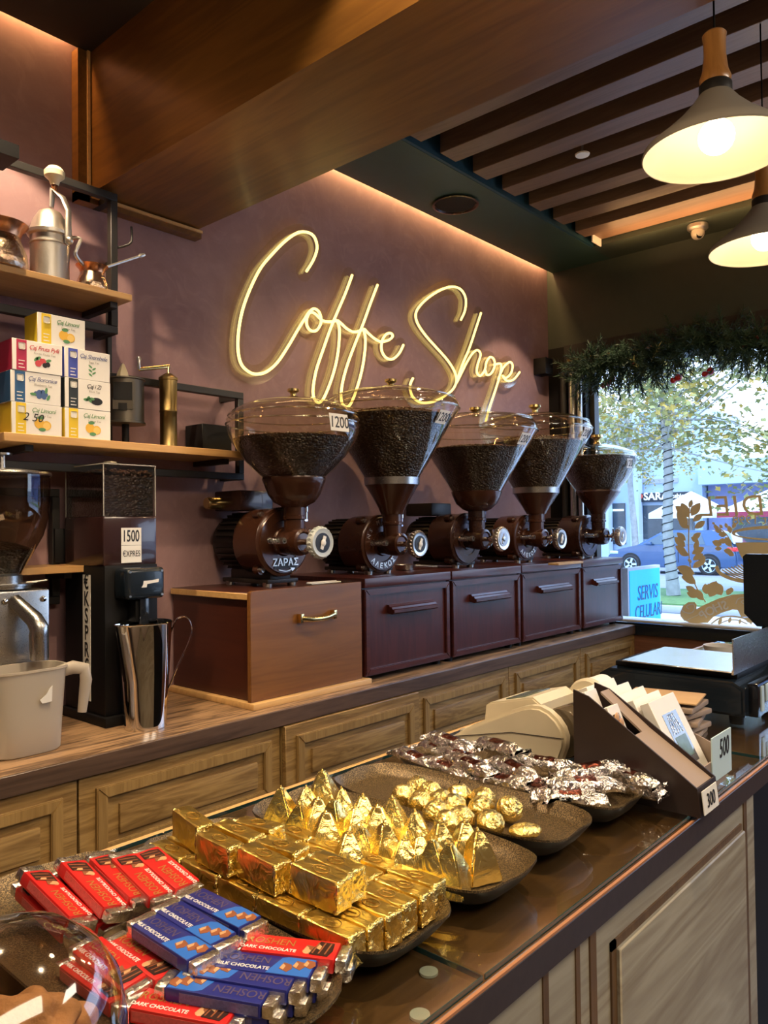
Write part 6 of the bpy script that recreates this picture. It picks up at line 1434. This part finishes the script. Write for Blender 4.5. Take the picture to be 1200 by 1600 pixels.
dline(m, [(520, 1415), (620, 1350), (760, 1330), (900, 1360), (980, 1420)], 16); dline(m, [(600, 1425), (700, 1380), (820, 1375), (930, 1420)], 12)
for a in [(500,1110,580,930),(640,1090,560,950),(470,1080,450,960),(700,1090,740,1010),(760,1060,740,1000),(520,1020,480,960)]: leafp(m, *a, wd=0.6)
for a in [(640,1350,600,1420),(740,1340,720,1410),(850,1360,840,1420),(1000,1340,1040,1260),(900,1350,1000,1400)]: leafp(m, *a, wd=0.4)
m.build('ribbon', 'decal', t, smooth=False)
M['decallight'] = plain('pale window print', (0.88, 0.92, 0.95), 0.5)
m = MB()
m.mi = 0
for ch, x, y, r_ in (('S', 675, 1212, 22), ('H', 590, 1232, 24), ('O', 505, 1275, 28), ('P', 425, 1320, 34)):
    p = atX(*dz(x, y), DX-0.003); p2 = atX(*dz(x+80, y-80*math.tan(R(r_))), DX-0.003)
    add_text(m, ch, 0.070, frame(p, (p-p2), (0, -0.3*0, 1)), thick=0.0003, bold=0.001)
dl = lambda pts, w_: dline(m, pts, w_)
m.build('ribbon_lettering', 'decallight', t)
m = MB(); 
dline(m, [(190, 1260), (230, 1290), (300, 1290), (330, 1240), (320, 1195), (270, 1200), (240, 1225), (270, 1250)], 9); dline(m, [(800, 1190), (830, 1130), (920, 1115), (970, 1130), (960, 1170), (900, 1190), (860, 1165), (890, 1150)], 9); dline(m, [(215, 1385), (400, 1300), (560, 1210), (740, 1100)], 5)
for v in m.bm.verts: v.co.x -= 0.0018
m.build('ribbon_outline', 'decallight', t)
m = MB()
p = atX(*dz(860, 85), DX)
add_text(m, "VIDIEL", 0.165, frame((DX-0.0006, p.y-0.03, p.z), (0, 1, 0), (0, 0.0, 1)) @ Matrix.Translation((0, 0, 0)), thick=0.0003, shear=0.1, spacing=1.1)
p = atX(*dz(1020, 238), DX); add_text(m, 'Est 1998', 0.07, frame((DX-0.0006, p.y, p.z), (0, 1, 0), (0, 0, 1)), thick=0.0003)
m.build('name_lettering', 'decal', t)

# ------------------------------------------------------------ garland along the window head
t = thing('christmas_garland', 'dark green fir garland with red berries hung across the window top', 'garland', (XW-0.08, 1.2, 2.45))
q = random.Random(21); m = MB()
path = []
for i in range(60):
    y = 2.22-i*0.05; path.append(Vector((XW-0.17, y, 2.45+0.035*math.sin(i*0.55)-0.03*math.cos(i*0.21))))
def sprig(mb, o, d, L_, nn):
    side = d.cross(Vector((q.uniform(-1, 1), q.uniform(-1, 1), q.uniform(-1, 1)))).normalized()
    mb.tube([o, o+d*L_], 0.002, 3, cap=False)
    for k in range(nn):
        a = k*2.4; s_ = o+d*L_*(0.12+0.88*k/nn); w_ = (side*math.cos(a)+d.cross(side)*math.sin(a)); tip = s_+(w_*0.8+d*0.75).normalized()*0.040
        bn = w_.cross(d).normalized()*0.0035; mb.bm.faces.new([mb.bm.verts.new(s_-bn), mb.bm.verts.new(s_+bn), mb.bm.verts.new(tip)]).material_index = mb.mi
for p in path:
    for k in range(24):
        d = Vector((q.uniform(-0.9, 0.35), q.uniform(-0.7, 0.7), q.uniform(-1.3, 0.7))).normalized()
        sprig(m, p+Vector((q.uniform(-.05, .02), q.uniform(-.03, .03), q.uniform(-.05, .06))), d, q.uniform(0.09, 0.19), 26)
m.build('fir_sprigs', 'needle', t)
for k in range(14):
    my = MB(); p = path[int(q.uniform(8, 58))]; sprig(my, p+Vector((-0.05, 0, q.uniform(-.12, .12))), Vector((-0.3, q.uniform(-.4, .4), q.uniform(-1, 0.6))).normalized(), 0.12, 16); my.build('golden_sprig', 'needle_y', t)
for (x, y) in ((1000, 565), (997, 560), (950, 598), (956, 592), (1176, 535), (1180, 530), (1172, 538), (908, 585), (1110, 580), (1060, 590)):
    p = atX(x, y, XW-0.17); m = MB(); m.ball(p, 0.022, 2); m.ball(p+Vector((0, 0.03, -0.012)), 0.018, 2); m.build('berries', 'berry', t)
m = MB(); m.tube(path, 0.012, 6); m.build('stem', 'needle', t)

# ------------------------------------------------------------ blue street sign seen through the glass
SY = 2.15; A = atY(984, 889, SY); B = atY(1027, 882, SY)
t = thing('street_sign', 'bright blue framed board reading SERVIS CELULARI outside the window', 'sign', ((A.x+B.x)/2, SY, -0.25))
m = MB(); m.box((4.76, SY-0.02, 0.45), (B.x, SY+0.02, B.z), 0.004); m.build('frame', 'concrete', t)
m = MB(); m.box((4.78, SY-0.024, 0.47), (B.x-0.02, SY-0.0205, B.z-0.02)); pn = m.build('panel', 'cyan', t)
m = MB(); cx_ = atY(1008, 930, SY)
add_text(m, 'SERVIS', 0.11, frame((cx_.x-0.015, SY-0.026, atY(1004, 926, SY).z), (1, 0, 0), (0, 0, 1)) @ Matrix.Diagonal((1.05, 1.25, 1, 1)), thick=0.001, shear=0.12)
add_text(m, 'CELULARI', 0.10, frame((cx_.x-0.005, SY-0.026, atY(1004, 955, SY).z), (1, 0, 0), (0, 0, 1)) @ Matrix.Diagonal((1.0, 1.25, 1, 1)), thick=0.001, shear=0.12)
m.build('sign_lettering', 'cyanink', pn)
for xx in (4.82, B.x-0.06):
    m = MB(); m.box((xx-0.015, SY-0.015, -0.25), (xx+0.015, SY+0.015, 0.45)); m.build('leg', 'concrete', t)

# ------------------------------------------------------------ street
GO = -0.25
m = MB(); m.box((XW+0.17, -60, GO-0.2), (15.2, 60, GO)); struct(m, 'ground_pavement', 'pave')
m = MB(); m.box((15.2, -60, GO-0.2), (80, 60, GO-0.001)); struct(m, 'ground_road', 'asphalt')
t = thing('planter', 'low concrete planter with grass below the wrapped tree', 'planter', (17.2, 5, GO))
m = MB(); m.box((15.3, -12, GO), (19.4, 12, GO+0.14), 0.02); m.build('kerb', 'concrete', t)
m = MB(); m.box((15.45, -11.8, GO+0.14), (19.2, 11.8, GO+0.17)); m.build('grass', 'grass', t)
def facade_pt(x, y, X): p = atX(x, y, X); return p
FX = 38.0
t = thing('shop_building', 'pale blue building across the street with a black SARA fashion shop sign', 'building', (FX, 15, GO))
top = 5.5
m = MB(); m.box((FX, 13.2, GO), (FX+6, 45, 7.2)); m.build('facade', 'facade', t)
a = atX(1000, 785, FX); b = atX(1084, 768, FX)
m = MB(); m.box((FX-0.25, b.y, a.z), (FX-0.02, a.y, b.z), 0.02); sg = m.build('sign_board', 'signblack', t)
m = MB(); p = atX(1028, 776, FX); add_text(m, 'SARA', 0.52, frame((FX-0.27, p.y, p.z), (0, -1, 0), (0, 0, 1)), thick=0.01, bold=0.015)
p = atX(1064, 775, FX); add_text(m, 'fashion', 0.30, frame((FX-0.27, p.y, p.z), (0, -1, 0), (0, 0, 1)), thick=0.01, bold=0.01); m.build('sign_lettering', 'whiteink', sg)
for px_ in (1004, 1078):
    p = atX(px_, 776, FX); m = MB(); m.lathe([(0.0, -0.03), (0.13, -0.03), (0.13, 0.02)], (FX-0.26, p.y, p.z), 'x', 24, cap=False); m.build('roundel', 'redlogo', sg)
def wnd(x0, y0, x1, y1, mat, nm='shop_window', X=FX):
    a = atX(x0, y1, X); b = atX(x1, y0, X); m = MB(); m.box((X-0.06, min(a.y, b.y), a.z), (X-0.01, max(a.y, b.y), b.z)); return m.build(nm, mat, t)
w1 = wnd(1003, 789, 1040, 842, 'shopglass'); w2 = wnd(958, 786, 977, 850, 'shopglass'); w3 = wnd(1045, 789, 1085, 842, 'shopglass'); w4 = wnd(930, 786, 954, 850, 'shopglass')
for (x, y) in ((966, 797), (946, 797)):
    p = atX(x, y, FX-0.1); m = MB(); m.box((FX-0.12, p.y-0.28, p.z-0.05), (FX-0.07, p.y+0.28, p.z+0.05)); m.build('light_tube', 'shoplight', t)
for x in (945, 992):
    p = atX(x, 700, FX-0.4); m = MB(); m.box((FX-0.6, p.y-0.22, GO), (FX-0.1, p.y+0.22, 7.2)); m.build('pillar', 'facade', t)
p = atX(1025, 752, FX-0.02); m = MB(); add_text(m, 'TERRACE', 0.5, frame((FX-0.03, p.y, p.z), (0, -1, 0), (0, 0, 1)), thick=0.01) if False else m.box((FX-0.05, p.y-1.1, p.z-0.12), (FX-0.01, p.y+1.1, p.z+0.12)); m.build('vent_strip', 'concrete', t)
t2 = thing('cafe_building', 'violet blue building across the street behind the white parasols', 'building', (FX+1, 5, GO))
m = MB(); m.box((FX+0.5, -30, GO), (FX+7, 13.1, 4.4)); m.build('facade', 'facade2', t2)
m = MB(); m.box((FX-0.8, -30, 3.35), (FX+0.5, 13.1, 4.45)); m.build('fascia', 'facade', t2)
for i in range(8):
    y = 12-3.0*i; m = MB(); m.box((FX+0.42, y-2.5, 0.1), (FX+0.49, y, 2.2)); m.build('shop_window', 'shopglass', t2)
for i, (y, l) in enumerate(((12.1, 'white cafe parasol with white valance, left of the two across the street'), (8.9, 'white cafe parasol with maroon valance, right of the two across the street'))):
    t = thing('parasol', l, 'parasol', (33.5, y, GO), 'cafe parasols across the street')
    m = MB(); rg = []
    for (k, z) in ((1.0, 1.95), (0.98, 2.0), (0.5, 2.45), (0.02, 2.9)): rg.append([m.bm.verts.new((33.5+k*1.4*sx_, y+k*(1.3+0.4*i)*sy_, z)) for sx_, sy_ in ((-1, -1), (1, -1), (1, 1), (-1, 1))])
    for a, b in zip(rg, rg[1:]):
        for k in range(4): m.bm.faces.new((a[k], a[(k+1) % 4], b[(k+1) % 4], b[k]))
    m.build('canopy', 'canvas', t)
    hw_ = 1.3+0.4*i; m = MB(); m.box((32.09, y-hw_, 1.75), (32.11, y+hw_, 1.97)); m.box((32.1, y-hw_, 1.75), (34.9, y-hw_+0.02, 1.97)); m.build('valance', 'maroon' if i else 'canvas', t)
    m = MB(); m.tube([(33.5, y, GO), (33.5, y, 2.85)], 0.05, 8); m.build('pole', 'bark', t)
# car
t = thing('car', 'dark blue hatchback parked across the road, seen from its side', 'car', (28.1, 10.6, GO))
F0 = 12.95; S_ = 4.62
body = [(0.0, 0.30), (0.02, 0.62), (0.20, 0.80), (0.55, 0.90), (1.05, 1.00), (1.20, 1.03), (4.35, 1.03), (4.52, 0.98), (4.60, 0.66), (4.60, 0.36), (4.50, 0.26), (4.05, 0.24), (0.25, 0.22)]
m = MB(); m.prism([(F0-a, GO+b) for a, b in body], 'x', 27.2, 29.0, 0.05); m.build('body', 'carblue', t)
gh = [(1.10, 1.00), (1.95, 1.48), (2.4, 1.55), (3.7, 1.53), (4.05, 1.44), (4.45, 1.02)]
m = MB(); A_ = [m.bm.verts.new((27.24+0.20*(b-1.0)/0.55*1.0, F0-a, GO+b)) for a, b in gh]; B_ = [m.bm.verts.new((28.96-0.20*(b-1.0)/0.55, F0-a, GO+b)) for a, b in gh]
m.bm.faces.new(A_); m.bm.faces.new(B_[::-1])
for i in range(6): j = (i+1) % 6; m.bm.faces.new((A_[i], A_[j], B_[j], B_[i]))
bmesh.ops.recalc_face_normals(m.bm, faces=m.bm.faces); m.build('cabin', 'carblue', t)
for wp in ([(1.35, 1.05), (1.98, 1.42), (2.55, 1.47), (2.6, 1.05)], [(2.68, 1.05), (2.66, 1.47), (3.35, 1.46), (3.55, 1.05)]):
    m = MB()
    m.bm.faces.new([m.bm.verts.new((27.228+0.20*(b-1.0)/0.55, F0-a, GO+b)) for a, b in wp]); m.build('side_window', 'carglass', t)
m = MB(); m.bm.faces.new([m.bm.verts.new((x, y-0.0, z)) for x, y, z in ((27.45, F0-4.09, GO+1.42), (28.75, F0-4.09, GO+1.42), (28.85, F0-4.44, GO+1.06), (27.35, F0-4.44, GO+1.06))])
for v in m.bm.verts: v.co.y -= 0.015; v.co.z += 0.01
m.build('rear_window', 'carglass', t)
for a in (0.90, 3.68):
    wy = F0-a; wz = GO+0.33
    m = MB(); m.lathe([(0.38, 27.195), (0.38, 27.3)], (0, wy, GO+0.36), 'x', 36); m.build('wheel_arch', 'tyre', t)
    m = MB(); m.lathe([(0.20, 27.17), (0.30, 27.165), (0.33, 27.19), (0.33, 27.38)], (0, wy, wz), 'x', 36); wh = m.build('tyre', 'tyre', t)
    m = MB(); m.lathe([(0.23, 27.165), (0.215, 27.17)], (0, wy, wz), 'x', 36, cap=False)
    for k in range(5): m.box((27.158, -0.035, 0.0), (27.170, 0.035, 0.225), mat=Matrix.Translation((0, wy, wz)) @ Matrix.Rotation(2*math.pi*k/5+0.3, 4, 'X'))
    m.build('alloy_rim', 'bluelabel', wh)
m = MB(); m.box((27.19, F0-4.58, GO+0.82), (27.5, F0-4.28, GO+0.96), 0.02); m.build('tail_light', 'taillight', t)
m = MB(); m.box((27.19, F0-0.42, GO+0.70), (27.4, F0-0.10, GO+0.80), 0.02); m.build('headlight', 'bluelabel', t)
m = MB(); m.box((27.05, F0-1.72, GO+1.02), (27.2, F0-1.52, GO+1.14), 0.03); m.build('wing_mirror', 'carblue', t)
m = MB(); m.box((27.19, F0-2.64, GO+0.42), (27.1995, F0-2.625, GO+1.02)); m.build('door_gap', 'tyre', t)
# trees
def tree(base, lean, h, r, label, nleaf, crown, wraps, seed):
    q = random.Random(seed); t = thing('street_tree', label, 'tree', base, 'street trees')
    B0 = Vector(base); tp = B0+Vector((lean[0], lean[1], h))
    m = MB(); pts = [B0.lerp(tp, k/8)+Vector((0, 0.04*math.sin(k*1.3+seed), 0)) for k in range(9)]; m.tube(pts, [r*(1.25 if k == 0 else 1-0.05*k) for k in range(9)], 16); m.build('trunk', 'bark', t)
    if wraps:
        m = MB(); w_ = []
        for i in range(int(26*18)):
            s_ = i/(26*18); a = i/18*2*math.pi; c_ = B0.lerp(tp, 0.05+0.9*s_)+Vector((0, 0.04*math.sin((0.05+0.9*s_)*8*1.3+seed), 0)); w_.append(c_+Vector((math.cos(a), math.sin(a), 0))*r*(1.06-0.4*s_*0.9))
        m.tube(w_, 0.012, 4); m.build('light_string', 'tyre', t)
    m = MB(); ends = []
    for k in range(crown['n']):
        a = q.uniform(0, 6.28); st_ = B0.lerp(tp, q.uniform(crown['from'], 1.0)); L_ = q.uniform(0.5, 1.0)*crown['r']
        en = st_+Vector((math.cos(a)*L_, math.sin(a)*L_, q.uniform(crown['zmin'], crown['zmax'])))
        mid = (st_+en)/2+Vector((q.uniform(-.2, .2), q.uniform(-.2, .2), q.uniform(0, .35))); m.tube(smooth_path([st_, mid, en], 4), [0.022*(1-0.09*i_) for i_ in range(9)], 5); ends.append((st_, mid, en))
    m.build('branches', 'bark', t)
    for nm, mt, cnt_ in (('foliage', 'leaf', int(nleaf*0.72)), ('yellow_foliage', 'leaf2', int(nleaf*0.28))):
        m = MB()
        for i in range(cnt_):
            s0, mi_, e0 = ends[int(q.random()*len(ends))]; u_ = q.uniform(0.25, 1.1); c_ = (s0.lerp(mi_, u_*2) if u_ < 0.5 else mi_.lerp(e0, u_*2-1))+Vector((q.gauss(0, .28), q.gauss(0, .28), q.gauss(0, .24)))
            sz = q.uniform(0.05, 0.10); mt4 = Matrix.Translation(c_) @ Matrix.Rotation(q.uniform(0, 6.28), 4, 'Z') @ Matrix.Rotation(q.uniform(-1.2, 1.2), 4, 'X') @ Matrix.Rotation(q.uniform(0, 6.28), 4, 'Z')
            m.bm.faces.new([m.bm.verts.new(mt4 @ Vector((x*sz, y*sz, z*sz))) for x, y, z in ((-1, 0, 0), (-.4, -.55, .1), (.2, -.9, 0), (.35, -.3, .1), (1.1, 0, -.1), (.35, .35, .1), (.2, .9, 0), (-.4, .5, .1))])
        m.build(nm, mt, t, smooth=False)
p = atZ(1050, 930, -0.08)
tree((p.x, p.y, GO+0.17), (0.1, 0.15, 0), 5.2, 0.125, 'pale barked street tree wrapped in a light string, in front of the blue car', 5200, dict(n=44, r=3.4, zmin=-1.1, zmax=2.8, **{'from': 0.62}), True, 5)
tree((32, 13.95, GO), (0.0, 0.3, 0), 7.0, 0.15, 'slim street tree behind the bonnet of the blue car', 4200, dict(n=36, r=3.6, zmin=-0.8, zmax=4.0, **{'from': 0.6}), False, 9)
tree((20, 3.4, GO+0.17), (0.0, 0.0, 0), 4.4, 0.13, 'street tree at the right, its trunk hidden by the window emblem', 4200, dict(n=36, r=3.3, zmin=-1.3, zmax=3.2, **{'from': 0.62}), False, 13)
# remove placeholders
for o in list(bpy.data.objects):
    if o.type == 'EMPTY' and o.get('label') == 'x': print('unplaced', o.name)
